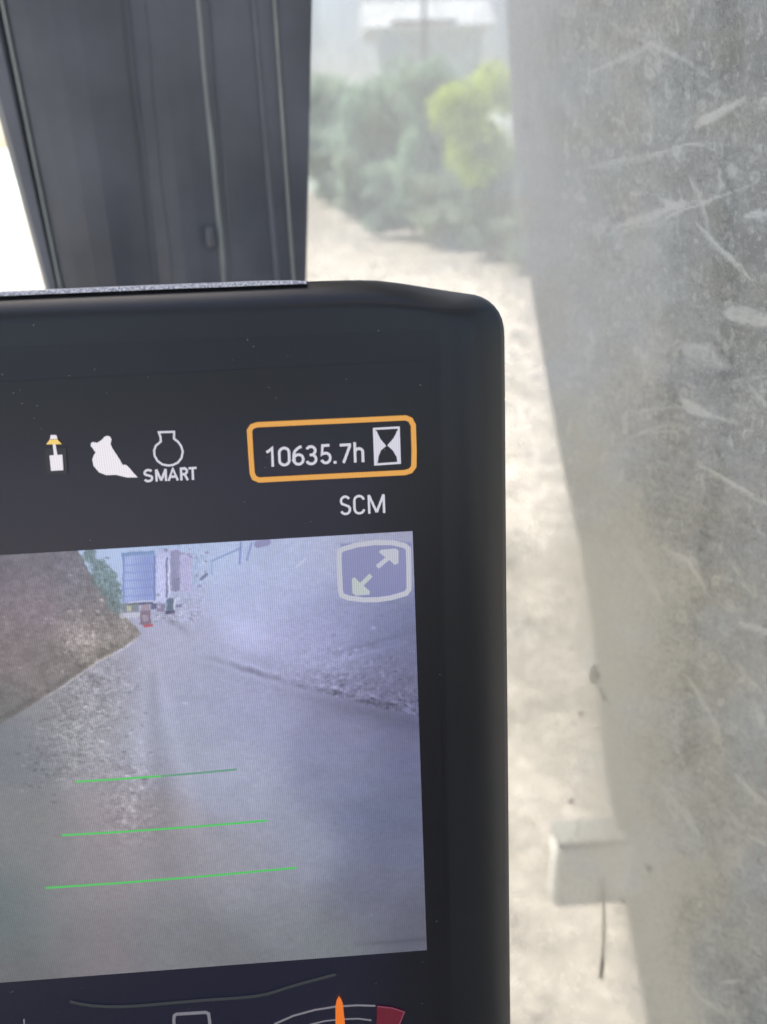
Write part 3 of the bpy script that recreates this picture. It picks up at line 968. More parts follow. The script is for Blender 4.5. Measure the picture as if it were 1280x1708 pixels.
# cover glass: dark sheet let into the front
cg = [(-400, 598), (0, 579), (220, 570), (500, 558), (700, 550), (722, 552), (732, 562), (735, 575), (737, 800), (742, 1100), (748, 1400), (754, 1708), (758, 1900)]
CG = [muv(*p) for p in cg]
CG += [(uL + 0.024, CG[-1][1])]
vs = [mon(u, v, 0.0002) for u, v in CG] + [mon(u, v, -0.0005) for u, v in CG]
k = len(CG)
mesh('cover_glass', vs, [tuple(range(k))] + [(i, i + k, (i + 1) % k + k, (i + 1) % k) for i in range(k)], M_front, mo)


# sparkling highlight of the top edge, put into a separate pale strip
def strip_mat():
    m, N, L = nodes('textured_edge')
    out = N.new('ShaderNodeOutputMaterial'); p = N.new('ShaderNodeBsdfPrincipled')
    tc = N.new('ShaderNodeTexCoord'); v = N.new('ShaderNodeTexVoronoi'); v.inputs['Scale'].default_value = 1500
    L.new(tc.outputs['Object'], v.inputs['Vector'])
    cr = N.new('ShaderNodeValToRGB')
    cr.color_ramp.elements[0].position = 0.25; cr.color_ramp.elements[0].color = (.95, .95, 1, 1)
    cr.color_ramp.elements[1].position = 0.65; cr.color_ramp.elements[1].color = (.42, .42, .48, 1)
    L.new(v.outputs['Distance'], cr.inputs[0]); L.new(cr.outputs[0], p.inputs['Base Color'])
    p.inputs['Roughness'].default_value = 0.35
    bp = N.new('ShaderNodeBump'); bp.inputs['Strength'].default_value = 0.8; bp.inputs['Distance'].default_value = 0.0006
    L.new(v.outputs['Distance'], bp.inputs['Height']); L.new(bp.outputs[0], p.inputs['Normal'])
    L.new(p.outputs[0], out.inputs[0])
    return m


M_strip = strip_mat()
top = [(-420, 508.6), (-100, 494.4), (0, 490), (130, 484.5), (260, 479), (380, 474.5), (440, 472), (490, 470.2), (512, 469.4)]
vs, fs = [], []
for i, (a, b) in enumerate(top):
    u, v = muv_back(a, b)
    e = 0.00075 if i < len(top) - 2 else (0.0005 if i == len(top) - 2 else 0.0001)
    for (dv, dl) in ((-0.0009, -H + .0030), (e * .35, -H + .0026), (e, -H + .0004), (e, -H - .012), (-.0003, -H - .012)):
        vs.append(mon(u, v + dv, dl))
for i in range(len(top) - 1):
    for j in range(4):
        fs.append((i * 5 + j, i * 5 + j + 1, (i + 1) * 5 + j + 1, (i + 1) * 5 + j))
ts = mesh('top_strip', vs, fs, M_strip, mo)
ts['label'] = 'thin pale strip painted as the highlight along the top edge'

# mount behind the monitor (hidden from here, carries it)
box('mount_arm', mon(-0.10, -0.10, -0.075), (0.02, 0.035, 0.02), M_house, mo, None, 0.004)
tube('mount_post', [mon(-0.10, -0.10, -0.105), mon(-0.10, -0.10, -0.105) + Vector((0, 0, -0.75))], 0.018, M_house, mo, 12)

# ---- the picture on the display
nc, nr = 520, 540
uu = [0, 1]
c00, c10, c11, c01 = (muv(-60, 928.6), muv(688, 885), muv(712, 1582.5), muv(-60, 1641.5))
A, B = np.meshgrid(np.linspace(0, 1, nc), np.linspace(0, 1, nr))


def bil(k):
    return (c00[k] * (1 - A) + c10[k] * A) * (1 - B) + (c01[k] * (1 - A) + c11[k] * A) * B


LU, LV = bil(0).ravel(), bil(1).ravel()
LIFT = 0.0007
Pd = np.array(MO)[None] + LU[:, None] * np.array((1.0, 0, 0)) + LV[:, None] * np.array(U_w)[None] - np.array(N_w)[None] * LIFT
x, y = project(Pd)


def blend(anch, x, y, sig):
    acc = np.zeros((len(x), 3)); ws_ = np.zeros(len(x))
    for (ax, ay, r_, g_, b_) in anch:
        w = np.exp(-((x - ax) ** 2 + (y - ay) ** 2) / (2 * sig * sig)) + 1e-9
        acc += w[:, None] * np.array((r_, g_, b_), float); ws_ += w
    return acc / ws_[:, None]


road = [(100, 1170, 128, 126, 134), (180, 1130, 142, 140, 154), (40, 1250, 104, 108, 118), (150, 1230, 150, 148, 157), (0, 1400, 112, 114, 118),
        (60, 1400, 122, 121, 126), (0, 1500, 92, 103, 107), (50, 1540, 100, 108, 110), (100, 1500, 128, 124, 130), (200, 1350, 142, 134, 142), (150, 1580, 118, 112, 118),
        (30, 1630, 100, 99, 103), (260, 1080, 157, 158, 184), (300, 1150, 150, 153, 180), (250, 1250, 150, 153, 174), (400, 1000, 168, 170, 208),
        (380, 950, 165, 180, 214), (480, 960, 162, 168, 205), (560, 1050, 142, 145, 184), (520, 1100, 150, 149, 184), (650, 1050, 112, 117, 153),
        (690, 1120, 98, 97, 125), (600, 1150, 112, 110, 140), (450, 1180, 147, 148, 180), (560, 1210, 125, 126, 157), (680, 1230, 98, 99, 130),
        (690, 1380, 96, 99, 125), (620, 1350, 100, 105, 134), (560, 1300, 124, 127, 156), (500, 1400, 142, 145, 166), (400, 1300, 154, 157, 181),
        (400, 1450, 143, 142, 155), (300, 1450, 138, 134, 144), (460, 1540, 126, 128, 138), (300, 1550, 117, 117, 124), (400, 1600, 106, 107, 112),
        (620, 1480, 104, 106, 127), (700, 1560, 88, 89, 104), (560, 1580, 110, 113, 120), (640, 900, 150, 150, 178), (560, 900, 160, 164, 194),
        (470, 900, 166, 174, 205), (200, 930, 165, 182, 215), (300, 1040, 160, 160, 190), (230, 1400, 138, 131, 139), (170, 1460, 132, 126, 132)]
mound = [(0, 950, 88, 87, 95), (60, 1000, 106, 100, 107), (0, 1080, 102, 96, 99), (60, 1110, 100, 97, 97), (0, 1180, 88, 92, 90), (120, 950, 98, 102, 112),
         (160, 1000, 102, 103, 106), (150, 1060, 112, 107, 107), (200, 1070, 118, 117, 114), (170, 1090, 115, 114, 106), (60, 940, 92, 93, 102), (110, 1130, 105, 105, 103)]
CR = blend(road, x, y, 48)
CM = blend(mound, x, y, 30) + np.array((16., 12, 15))
CR = CR * np.array((1.0, 1.01, 1.0)) + 5
n1 = vnoise(x / 9, y / 5, 41, 3, 0.65); n2 = vnoise(x / 40, y / 30, 42, 4); n3 = vnoise(x / 3.2, y / 3.2, 43, 2, .7)
# rubble band on the left of the road, wheel ruts, bank on the right
rub = np.exp(-((x - (150 - (y - 1150) * 0.25)) / 55) ** 2) * sstep(1080, 1120, y) * sstep(1340, 1250, y)
rut = np.exp(-((x - (205 + (y - 1250) * 0.05)) / 45) ** 2) * sstep(1230, 1280, y) * sstep(1440, 1360, y)
bank_y = np.interp(x, [270, 330, 420, 500, 560, 640, 700], [1045, 1092, 1120, 1142, 1158, 1178, 1190])
bank = np.exp(-np.clip(bank_y - y, 0, 999) / 42) * (y < bank_y + 4) * sstep(420, 600, x)
amp = 1.6 + 9 * rub + 6 * rut + 11 * bank
CR = CR * (1 + (amp * (n1 + .5 * n3) * 0.024)[:, None]) * (1 + 0.035 * n2[:, None]) * (1 + 0.016 * n3[:, None])
for dy, wd, am in ((0, 5, -.26), (7, 4, .08), (-9, 3, .12), (18, 6, -.05), (-26, 6, -.05)):
    yy_ = bank_y + dy + 3 * vnoise(x / 22, y * 0, 44, 3)
    CR *= (1 + am * np.exp(-((y - yy_) / wd) ** 2) * sstep(320, 420, x) * (0.5 + 0.5 * vnoise(x / 14, y / 60, 45, 2)))[:, None]
for dy, am in ((-55, .08), (-70, -.06)):
    yy_ = bank_y + dy - (x - 560) * .5
    CR *= (1 + am * np.exp(-((y - yy_) / 4) ** 2) * sstep(545, 560, x) * sstep(700, 640, x))[:, None]
CM = CM * (1 + 0.17 * vnoise(x / 14, y / 10, 46, 4, .75)[:, None]) * (1 + 0.13 * sstep(20, 160, x)[:, None] * vnoise(x / 4, y / 4, 49, 2, .8)[:, None]) * (1 + 0.08 * vnoise(x / 3.5, y / 3.5, 47, 2)[:, None])
CM *= (1 + .30 * np.exp(-((x - 130 - (y - 1060) * .3) / 34) ** 2 - ((y - 1062) / 26) ** 2) * (.6 + n1))[:, None]
CR *= (1 - .09 * np.exp(-((y - bank_y - 18) / 20) ** 2) * sstep(420, 600, x))[:, None]
CR *= (1 + .06 * np.exp(-((y - bank_y + 55) / 40) ** 2) * sstep(330, 420, x) * sstep(640, 520, x))[:, None]
for k_, a_ in ((0.0, .05), (.5, -.05), (1.0, .05)):
    xr_ = 250 + (y - 1060) * (-.10 + .34 * k_)
    CR *= (1 + a_ * np.exp(-((x - xr_) / (5 + (y - 1050) * .05)) ** 2) * sstep(1070, 1110, y) * sstep(1560, 1300, y))[:, None]
for i in range(420):
    r_ = random.Random(3000 + i)
    z_ = r_.random()
    if z_ < .35: cx_, cy_ = r_.gauss(150, 50), r_.gauss(1175, 35); k_ = r_.uniform(.82, 1.16)
    elif z_ < .55: cx_, cy_ = r_.gauss(60, 30), r_.gauss(1270, 40); k_ = r_.uniform(.82, 1.12)
    elif z_ < .72: cx_, cy_ = r_.gauss(225, 14), r_.gauss(1310, 50); k_ = r_.uniform(.78, 1.2)
    else:
        cx_ = r_.uniform(540, 700); cy_ = np.interp(cx_, [500, 700], [1142, 1190]) - abs(r_.gauss(0, 45)); k_ = r_.uniform(.80, 1.2)
    m_ = np.nonzero((abs(x - cx_) < 9) & (abs(y - cy_) < 7))[0]
    g_ = np.exp(-((x[m_] - cx_) / r_.uniform(1.5, 5)) ** 2 - ((y[m_] - cy_) / r_.uniform(1.2, 3)) ** 2)
    CR[m_] *= (1 + (k_ - 1) * g_)[:, None]
for i in range(260):
    r_ = random.Random(5000 + i)
    cx_, cy_ = r_.gauss(150, 45), r_.gauss(1060, 38); k_ = r_.uniform(.78, 1.28)
    m_ = np.nonzero((abs(x - cx_) < 9) & (abs(y - cy_) < 7))[0]
    g_ = np.exp(-((x[m_] - cx_) / r_.uniform(1.2, 4)) ** 2 - ((y[m_] - cy_) / r_.uniform(1.2, 3)) ** 2)
    CM[m_] *= (1 + (k_ - 1) * g_)[:, None]
# mound outline
edge_y = np.interp(x, [-80, 0, 60, 100, 160, 205, 228, 238, 239], [1262, 1208, 1172, 1148, 1106, 1082, 1066, 1056, 700])
ridge_y = np.interp(x, [-80, 128, 150, 172, 188, 205, 225, 240], [800, 912, 955, 985, 1000, 1024, 1044, 1058])
mk = sstep(2.5, -2.5, y - edge_y - 4 * n1) * sstep(-3, 3, y - ridge_y + 5 * n1)
C = CR * (1 - mk[:, None]) + CM * mk[:, None]
kb = np.exp(-((y - edge_y) / 2.6) ** 2) * sstep(30, 110, x) * sstep(236, 215, x)
C = C * (1 + .22 * kb[:, None])
C *= (1 - .10 * np.exp(-((y - edge_y + 9) / 6) ** 2) * (x < 225))[:, None]


WX, WY = 1.3 * vnoise(x / 6, y / 7, 81, 2), 1.3 * vnoise(x / 6, y / 6, 82, 2)


def rect(x0, y0, x1, y1, c, s=1.2, k=1.0, tilt=-0.06):
    global C
    yy_ = y + WY - tilt * (x - (x0 + x1) / 2)
    xx_ = x + WX
    m = sstep(x0 - s, x0 + s, xx_) * sstep(x1 + s, x1 - s, xx_) * sstep(y0 - s, y0 + s, yy_) * sstep(y1 + s, y1 - s, yy_) * k
    C = C * (1 - m[:, None]) + np.array(c, float) * m[:, None]


# sky slice, trees
skym = sstep(ridge_y - 2, ridge_y - 8, y) * sstep(150, 172, x) * sstep(345, 300, x) * sstep(1020, 960, y)
C = C * (1 - .5 * skym[:, None]) + np.array((170, 186, 222.)) * .5 * skym[:, None]
tr = np.exp(-((x - 168) / 17) ** 2 - ((y - 958) / 26) ** 2) + np.exp(-((x - 188) / 16) ** 2 - ((y - 985) / 26) ** 2) + .8 * np.exp(-((x - 148) / 13) ** 2 - ((y - 925) / 16) ** 2) + .6 * np.exp(-((x - 196) / 12) ** 2 - ((y - 1015) / 14) ** 2)
tm = sstep(.28, .62, tr + .45 * n1) * .85
tcol = np.array((98, 116, 122.))[None] * (1 + .35 * vnoise(x / 4.5, y / 4.5, 48, 3, .7)[:, None]) + np.array((30, 34, 26.))[None] * np.clip(n3, 0, 1)[:, None]
C = C * (1 - tm[:, None]) + tcol * tm[:, None]
rect(254, 930, 284, 1004, (186, 190, 228)); rect(262, 916, 300, 930, (176, 178, 216), k=.8)
rect(284, 918, 301, 986, (142, 143, 178)); rect(301, 922, 321, 988, (172, 170, 208)); rect(320, 930, 334, 975, (160, 176, 208), k=.7)
rect(277, 930, 280, 998, (112, 116, 150)); rect(281, 945, 284, 990, (205, 205, 230), k=.8)
rect(205, 924, 259, 1004, (146, 160, 208))
rect(236, 926, 257, 1003, (132, 146, 198), s=9, k=.8); rect(207, 927, 222, 1003, (158, 174, 218), s=7, k=.8)
rect(203, 920, 258, 926, (118, 142, 184)); rect(205, 926, 207.5, 1004, (110, 130, 185)); rect(256.5, 926, 259.5, 1002, (104, 122, 172))
for k_ in range(5):
    rect(207, 940 + 13 * k_, 256, 942.5 + 13 * k_, (120, 134, 194), k=.55)
rect(215, 1002, 258, 1006, (186, 190, 220)); rect(214, 1005, 256, 1009, (84, 92, 120))
rect(205, 1006, 232, 1021, (110, 116, 126), k=.75); rect(212, 1010, 220, 1020, (180, 182, 160), k=.8); rect(200, 1022, 238, 1030, (188, 190, 204), k=.75)
rect(236, 1008, 250, 1018, (150, 138, 158)); rect(234, 1018, 252, 1042, (122, 108, 128)); rect(238, 1026, 248, 1036, (150, 140, 158)); rect(240, 1041, 255, 1046, (168, 88, 104))
rect(252, 1006, 262, 1016, (96, 100, 134)); rect(262, 1008, 275, 1020, (128, 122, 152)); rect(278, 998, 290, 1018, (96, 112, 136)); rect(291, 999, 293, 1020, (205, 208, 232))
rect(276, 1018, 292, 1024, (84, 86, 116)); rect(294, 1008, 304, 1013, (104, 106, 140), k=.8)
for i in range(60):
    r_ = random.Random(900 + i)
    cx_, cy_ = r_.uniform(258, 342), r_.uniform(908, 1036)
    if cy_ > 990 or cx_ > 322 or cy_ < 930:
        if not (cx_ > 322 and cy_ > 985): rect(cx_, cy_, cx_ + r_.uniform(1.5, 7), cy_ + r_.uniform(1.5, 5), r_.choice([(120, 122, 158), (200, 202, 230), (104, 118, 130), (138, 124, 152)]), k=.6)
rect(288, 964, 299, 986, (118, 120, 150), k=.6)
mm = np.exp(-((y - (1022 + (x - 262) * .62)) / 6) ** 2) * sstep(262, 275, x) * sstep(325, 300, x)
C = C * (1 - .22 * (mm * (.5 + n1))[:, None])
C *= (1 + .09 * sstep(198, 206, x) * sstep(352, 330, x) * sstep(1050, 1030, y) * vnoise(x / 3.4, y / 3.4, 83, 2, .8) * (0.35 + .65 * (x > 258) + .5 * (y > 1004)))[:, None]
# faint roof line and mast, far right
for (xa, ya, xb, yb, c, w) in ((353, 936, 402, 914, (128, 146, 190), 1.6), (402, 905, 400, 940, (120, 134, 188), 1.8), (420, 906, 412, 934, (124, 140, 190), 1.8),
                               (430, 908, 446, 904, (130, 128, 168), 6), (353, 936, 354, 958, (140, 165, 204), 1.4), (494, 946, 510, 932, (190, 196, 222), 1.6), (336, 966, 345, 958, (96, 104, 136), 2.5)):
    d_, _ = seg_dist(x, y, (xa, ya), (xb, yb))
    m = sstep(w + 1, w - 1, d_) * .8
    C = C * (1 - m[:, None]) + np.array(c, float) * m[:, None]
# soft button under the two arrows
bx = sstep(566, 570, x) * sstep(690, 684, x) * sstep(902, 908, y + (x - 625) * .02) * sstep(1000, 994, y + (x - 625) * .02)
C = C * (1 - .8 * bx[:, None]) + np.array((128, 130, 172.)) * .8 * bx[:, None]
# curled corner of mud lower right
mm = np.exp(-((y - (1572 - (x - 640) * .08)) / 3.5) ** 2) * sstep(560, 640, x)
C *= (1 - .10 * mm)[:, None]
C *= (1 + 0.035 * np.sin(x * 2 * np.pi / 3.4) * np.exp(-((x - 470) / 190) ** 2 - ((y - 1080) / 190) ** 2))[:, None]
C = np.clip(C - 3, 0, 255)
M_pic = screen_mat('display_picture', attr='picture', k=1.04)
pic = grid_mesh('camera_picture', Pd, nr, nc, M_pic, mo, smooth=False)
pic['label'] = 'camera picture of a dirt road with blue silo and mud bank'
ca = pic.data.attributes.new('picture', 'FLOAT_COLOR', 'POINT')
ca.data.foreach_set('color', np.concatenate([lin(C), np.ones((len(C), 1))], 1).astype(np.float32).ravel())

# ---- symbols and writing on the display: flat lit shapes just over the picture
LS = 0.0010


def shape(name, polys, mat, parent=mo, lift=LS, label=None):
    vs, fs = [], []
    for p in polys:
        b = len(vs)
        for q in p:
            u, v = muv(*q); vs.append(mon(u, v, lift))
        fs.append(tuple(range(b, b + len(p))))
    o = mesh(name, vs, fs, mat, parent)
    bm = bmesh.new(); bm.from_mesh(o.data)
    bmesh.ops.triangulate(bm, faces=bm.faces)
    for f in bm.faces:
        f.normal_update()
        if f.normal.dot(N_w) > 0: f.normal_flip()
    bm.to_mesh(o.data); bm.free()
    if label: o['label'] = label
    return o


def ribbon(pts, w, closed=False):
    """quads along a polyline, mitred"""
    P = [Vector((a, b)) for a, b in pts]
    n = len(P)
    L_, R_ = [], []
    for i in range(n):
        if closed or 0 < i < n - 1:
            d1 = (P[i] - P[i - 1]).normalized(); d2 = (P[(i + 1) % n] - P[i]).normalized()
        elif i == 0:
            d1 = d2 = (P[1] - P[0]).normalized()
        else:
            d1 = d2 = (P[-1] - P[-2]).normalized()
        n1_, n2_ = Vector((-d1.y, d1.x)), Vector((-d2.y, d2.x))
        m = (n1_ + n2_)
        m = m.normalized() if m.length > 1e-6 else n1_
        k = min(1.9, 1.0 / max(0.3, m.dot(n1_)))
        L_.append(P[i] + m * (w / 2 * k)); R_.append(P[i] - m * (w / 2 * k))
    out = []
    for i in range(n if closed else n - 1):
        j = (i + 1) % n
        out.append([tuple(L_[i]), tuple(L_[j]), tuple(R_[j]), tuple(R_[i])])
    return out


def arc(cx, cy, rx, ry, a0, a1, k=10):
    return [(cx + rx * math.cos(math.radians(a0 + (a1 - a0) * i / k)), cy + ry * math.sin(math.radians(a0 + (a1 - a0) * i / k))) for i in range(k + 1)]


# glyphs: unit height, y up, own width; strokes as centre lines
def glyph(ch):
    e = 0.06
    if ch == '1': return .34, [[(0.0, .76), (.10, .80), (.29, .95), (.29, 0)]]
    if ch == '0': return .52, [arc(.26, .70, .21, .24, 0, 180, 12) + arc(.26, .30, .21, .24, 180, 360, 12) + [(.47, .70)]]
    if ch == '6': return .52, [[(.42, .95), (.33, .94), (.20, .834), (.10, .72), (.06, .52), (.055, .30)] + arc(.265, .30, .21, .25, 180, 540, 24)]
    if ch == '3': return .52, [arc(.24, .72, .20, .22, 155, -75, 14) + [(.18, .51)], [(.18, .51)] + arc(.25, .275, .215, .235, 78, -160, 16)]
    if ch == '5': return .50, [[(.43, .95), (.12, .95), (.08, .50), (.12, .53)] + arc(.25, .30, .20, .255, 110, -160, 16)]
    if ch == '7': return .52, [[(.03, .95), (.47, .95), (.47, .88), (.17, 0)]]
    if ch == 'h': return .46, [[(.06, 1.02), (.06, 0)], [(.06, .52)] + arc(.22, .52, .16, .17, 150, 0, 10) + [(.38, 0)]]
    if ch == 'S': return .56, [arc(.27, .73, .20, .22, 25, 180, 10) + [(.075, .66), (.12, .58), (.27, .51), (.43, .43), (.48, .34)] + arc(.27, .27, .21, .22, 10, -160, 12)]
    if ch == 'C': return .58, [arc(.28, .70, .215, .25, 12, 180, 12) + arc(.28, .30, .215, .25, 180, 348, 12)]
    if ch == 'M': return .78, [[(.06, 0), (.06, .97)], [(.06, .97), (.39, .06)], [(.39, .06), (.72, .97)], [(.72, .97), (.72, 0)]]
    if ch == 'A': return .60, [[(.03, 0), (.30, .97), (.57, 0)], [(.12, .32), (.48, .32)]]
    if ch == 'R': return .56, [[(.06, 0), (.06, .96), (.26, .96)] + arc(.26, .73, .19, .23, 90, -90, 10) + [(.06, .50)], [(.28, .49), (.50, 0)]]
    if ch == 'T': return .52, [[(.0, .955), (.52, .955)], [(.26, .955), (.26, 0)]]
    return .1, []


def put(ch, x0, x1, yb, h, sw_, slope):
    """glyph ch from x0 to x1, its foot at row yb"""
    w, lines = glyph(ch)
    out = []
    for ln in lines:
        pts = []
        for (a, b) in ln:
            X = x0 + (x1 - x0) * a / w + b * h * (-0.035)
            pts.append((X, yb + slope * (X - x0) - b * h))
        out += ribbon(pts, sw_, False)
    return out


M_white = screen_mat('display_white', (208, 206, 218))
M_bright = screen_mat('display_bright', (232, 226, 234))
M_grey = screen_mat('display_grey', (122, 120, 128))
M_dim = screen_mat('display_dim', (52, 56, 58))
M_amber = screen_mat('display_amber', (222, 160, 72))
M_orange = screen_mat('display_orange', (232, 118, 34))
M_red = screen_mat('display_red', (98, 18, 36))
M_rededge = screen_mat('display_red_edge', (126, 60, 80))
M_gray2 = screen_mat('display_pale', (188, 190, 204), k=0.95)
M_pale = screen_mat('display_arrow', (180, 188, 190))
M_yel2 = screen_mat('display_yellow', (240, 205, 110))
M_green = screen_mat('display_green', (84, 190, 100))
M_green2 = screen_mat('display_green_faint', (104, 150, 130))
M_halo = screen_mat('display_halo', (34, 34, 37))


nb = 90
A2, B2 = np.meshgrid(np.linspace(0, 1, nb), np.linspace(0, 1, nb))
q00, q10, q11, q01 = (muv(-60, 640), muv(726, 600), muv(748, 1850), muv(-60, 1900))
DU, DV = [((q00[k] * (1 - A2) + q10[k] * A2) * (1 - B2) + (q01[k] * (1 - A2) + q11[k] * A2) * B2).ravel() for k in (0, 1)]
Pb = np.array(MO)[None] + DU[:, None] * np.array((1.0, 0, 0)) + DV[:, None] * np.array(U_w)[None] - np.array(N_w)[None] * 0.00055
bl = grid_mesh('display_panel', Pb, nb, nb, screen_mat('display_black', attr='glow'), mo, smooth=False)
fade = (sstep(1, .75, A2) * sstep(0, .14, B2)).ravel()
gc = bl.data.attributes.new('glow', 'FLOAT_COLOR', 'POINT')
gc.data.foreach_set('color', np.concatenate([lin((20, 20, 38))[None] * fade[:, None], np.ones((nb * nb, 1))], 1).astype(np.float32).ravel())


def texts(name, items, sw_, mat, slope, label):
    polys = []
    for (ch, x0, x1, yb, h) in items:
        if ch == '.':
            polys.append([(x0, yb), (x1, yb - .2), (x1 - .3, yb - 4.6), (x0 - .3, yb - 4.4)])
        else:
            polys += put(ch, x0, x1, yb, h, sw_, slope)
    return shape(name, polys, mat, mo, LS + .0002, label)


texts('hour_reading', [('1', 446, 457.5, 778, 32.5), ('0', 465.5, 485.5, 777, 32), ('6', 489, 508.5, 775.5, 32), ('3', 511, 530, 774.5, 32),
                       ('5', 535, 553.5, 773, 32), ('.', 557, 562, 772.4, 4), ('7', 567, 586.5, 771.6, 31.5), ('h', 590.5, 609, 770.6, 33)], 4.5, M_white, -0.055, 'reading 10635.7h in white digits')
texts('source_text', [('S', 567.5, 587, 858, 32), ('C', 589.5, 611, 857, 32), ('M', 614, 643, 855.6, 32)], 3.9, M_white, -0.05, 'white letters SCM')
texts('mode_text', [('S', 241.5, 258, 802.8, 20.5), ('M', 261.5, 280, 802, 20.5), ('A', 282, 299, 801, 20.5), ('R', 302.5, 316.5, 800.3, 20.5), ('T', 316.5, 330, 799.6, 20.5)], 3.9, M_white, -0.055, 'white letters SMART')

z1f = lambda pts, s=4.267, ox=400, oy=680: [(ox + a / s, oy + b / s) for a, b in pts]
shape('reading_frame', ribbon(z1f([(74, 185), (72, 160), (90, 132), (128, 119), (400, 106), (800, 88), (1180, 70), (1214, 84), (1234, 122), (1240, 300), (1238, 415), (1215, 446), (1175, 458),
                                   (900, 472), (500, 492), (140, 511), (106, 496), (92, 462), (82, 320)]), 8.6, True), M_amber, label='amber rounded frame around the hour reading')
hg = ribbon(z1f([(955, 148), (1130, 138), (1138, 388), (964, 400)]), 3.6, True)
hg += [z1f([(955, 150), (975, 165), (1000, 218), (1042, 268), (1005, 300), (987, 345), (980, 392), (962, 400)]),
       z1f([(1132, 140), (1118, 165), (1095, 212), (1050, 264), (1090, 302), (1115, 345), (1122, 385), (1138, 388)])]
shape('hourglass_symbol', hg, M_white, lift=LS + .0002)
z2f = lambda pts: z1f(pts, 4.267, 50, 700)
shape('symbol_halo', [z2f([(112, 200), (265, 195), (275, 380), (125, 385)])], M_halo, lift=LS - .0001)
shape('machine_symbol', [z2f([(150, 250), (240, 245), (248, 355), (160, 360)]), z2f([(172, 165), (190, 164), (205, 248), (182, 250)]), z2f([(158, 106), (198, 106), (206, 134), (152, 136)])], M_bright, lift=LS + .0002)
shape('blade_symbol', [z2f([(152, 138), (206, 136), (238, 170), (128, 172)])], M_yel2, lift=LS + .0004, label='small yellow wedge')
shape('bucket_symbol', [z2f([(443, 165), (452, 156), (490, 160), (520, 140), (540, 118), (560, 111), (580, 118), (589, 138), (582, 170), (598, 205), (625, 245), (652, 288), (668, 318), (690, 316), (712, 335), (745, 375), (775, 406),
                             (700, 407), (620, 388), (550, 390), (500, 370), (462, 325), (453, 280), (462, 250), (476, 232), (460, 205), (443, 185)])], M_bright, lift=LS + .0002)
shape('engine_symbol', ribbon(z2f([(924, 86), (1032, 83), (1032, 132), (1062, 155), (1085, 190), (1094, 225), (1084, 270), (1060, 300), (1025, 318), (990, 322), (950, 314), (915, 290), (895, 255), (891, 215), (903, 182), (938, 152), (936, 120)]), 3.5, True), M_white, lift=LS + .0002)
z3f = lambda pts: z1f(pts, 7.11, 540, 870)
shape('button_frame', ribbon(z3f([(190, 345), (225, 315), (400, 265), (600, 238), (820, 240), (960, 275), (1002, 310), (1008, 500), (1010, 790), (975, 838), (800, 890), (640, 913), (480, 915), (300, 893), (215, 862), (200, 800), (190, 600), (185, 440)]), 8.4, True), M_gray2, lift=LS + .0002, label='pale rounded frame of the enlarge button')
shape('arrow_symbol', ribbon(z3f([(635, 525), (790, 395)]), 7.5) + [z3f([(655, 350), (675, 320), (850, 305), (885, 330), (885, 480), (840, 500), (800, 462), (700, 388)])], M_gray2, lift=LS + .0004)
shape('arrow_symbol', ribbon(z3f([(562, 620), (430, 750)]), 7.5) + [z3f([(335, 665), (370, 645), (410, 690), (500, 770), (548, 810), (540, 850), (380, 862), (340, 830)])], M_pale, lift=LS + .0004)
for pts, m_ in (([(128, 1301.5), (200, 1297), (270, 1292)], M_green), ([(271, 1292), (330, 1287), (396, 1281)], M_green2), ([(105, 1390.5), (200, 1385), (330, 1376), (446, 1366)], M_green),
                ([(78, 1478), (200, 1470), (350, 1458), (495, 1444.5)], M_green)):
    shape('guide_line', ribbon(pts, 3.5), m_, lift=LS)
z4f = lambda pts: z1f(pts, 4.267, 420, 1600)
shape('gauge_arc', ribbon(z4f([(215, 700), (168, 445), (300, 387), (450, 346), (600, 322), (750, 313), (880, 317)]), 3.2) + ribbon(z4f([(430, 700), (412, 452), (520, 425), (640, 412), (760, 408), (852, 420)]), 2.6), M_grey)
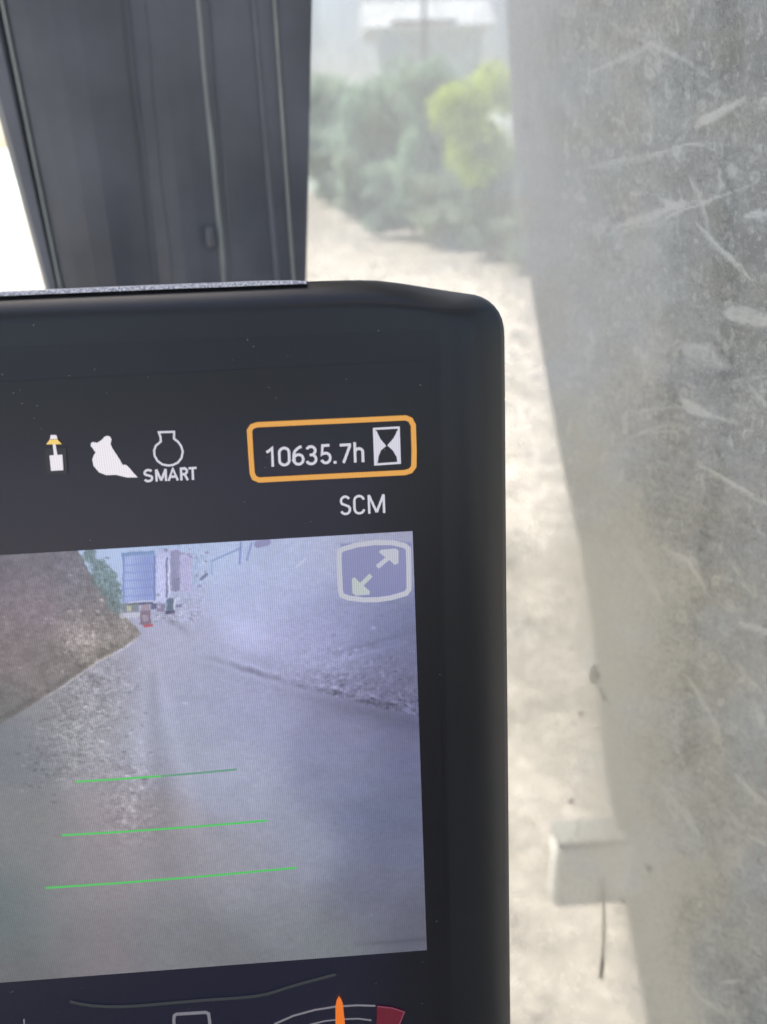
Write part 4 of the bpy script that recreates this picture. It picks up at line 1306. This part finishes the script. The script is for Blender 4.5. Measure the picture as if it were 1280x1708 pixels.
shape('gauge_red_zone', [z4f([(892, 318), (1000, 330), (1085, 358), (1040, 470), (960, 700), (880, 700)])], M_red)
shape('gauge_red_edge', ribbon(z4f([(892, 318), (1000, 330), (1085, 358), (1040, 470), (960, 700)]), 2.2), M_rededge, lift=LS + .0002)
shape('gauge_needle', [z4f([(622, 242), (636, 262), (648, 290), (666, 461), (672, 640), (594, 640), (597, 461), (598, 310), (606, 270)])], M_orange, lift=LS + .0004)
z5f = lambda pts: z1f(pts, 9.14, 260, 1640)
shape('tank_symbol', ribbon(z5f([(300, 900), (284, 520), (292, 462), (325, 440), (765, 412), (812, 432), (830, 560), (845, 900)]), 5.2), M_grey)
shape('display_line', ribbon([(118, 1667), (135, 1671), (155, 1674), (180, 1675.6), (205, 1675.6), (235, 1674), (270, 1671), (340, 1665), (400, 1661), (425, 1658.5), (445, 1655), (462, 1650), (480, 1644), (500, 1638), (530, 1630), (560, 1622)], 5), M_dim, lift=LS)
shape('tick_mark', ribbon([(42, 1696), (43, 1730)], 2.5), M_grey)

# flecks of dust on the monitor's face
fv, ff = [], []
r = random.Random(77)
spots = [(25, 655), (65, 676), (40, 672), (180, 655), (60, 697), (775, 1112), (752, 1190), (424, 578), (390, 470 + 130), (36, 650)]
spots += [(r.uniform(0, 835), r.uniform(520, 1700)) for _ in range(70)]
for (a, b) in spots:
    u, v = muv(a, b); q = r.uniform(.00010, .00022)
    k0 = len(fv)
    zl = 0.0013 if 0 < a < 735 else 0.0004
    for t in range(5):
        an = 6.283 * t / 5
        fv.append(mon(u + q * math.cos(an) * r.uniform(.6, 1.3), v + q * math.sin(an) * r.uniform(.6, 1.2), zl if a < 735 else -.001 if a < 800 else -.006))
    fv.append(mon(u, v, (zl if a < 735 else -.001 if a < 800 else -.006) + q * .8))
    ff += [(k0 + t, k0 + (t + 1) % 5, k0 + 5) for t in range(5)]
fl = mesh('dust_flecks', fv, ff, pmat('fleck_dust', (0.45, 0.43, 0.40), .9), mo)
fl['kind'] = 'stuff'
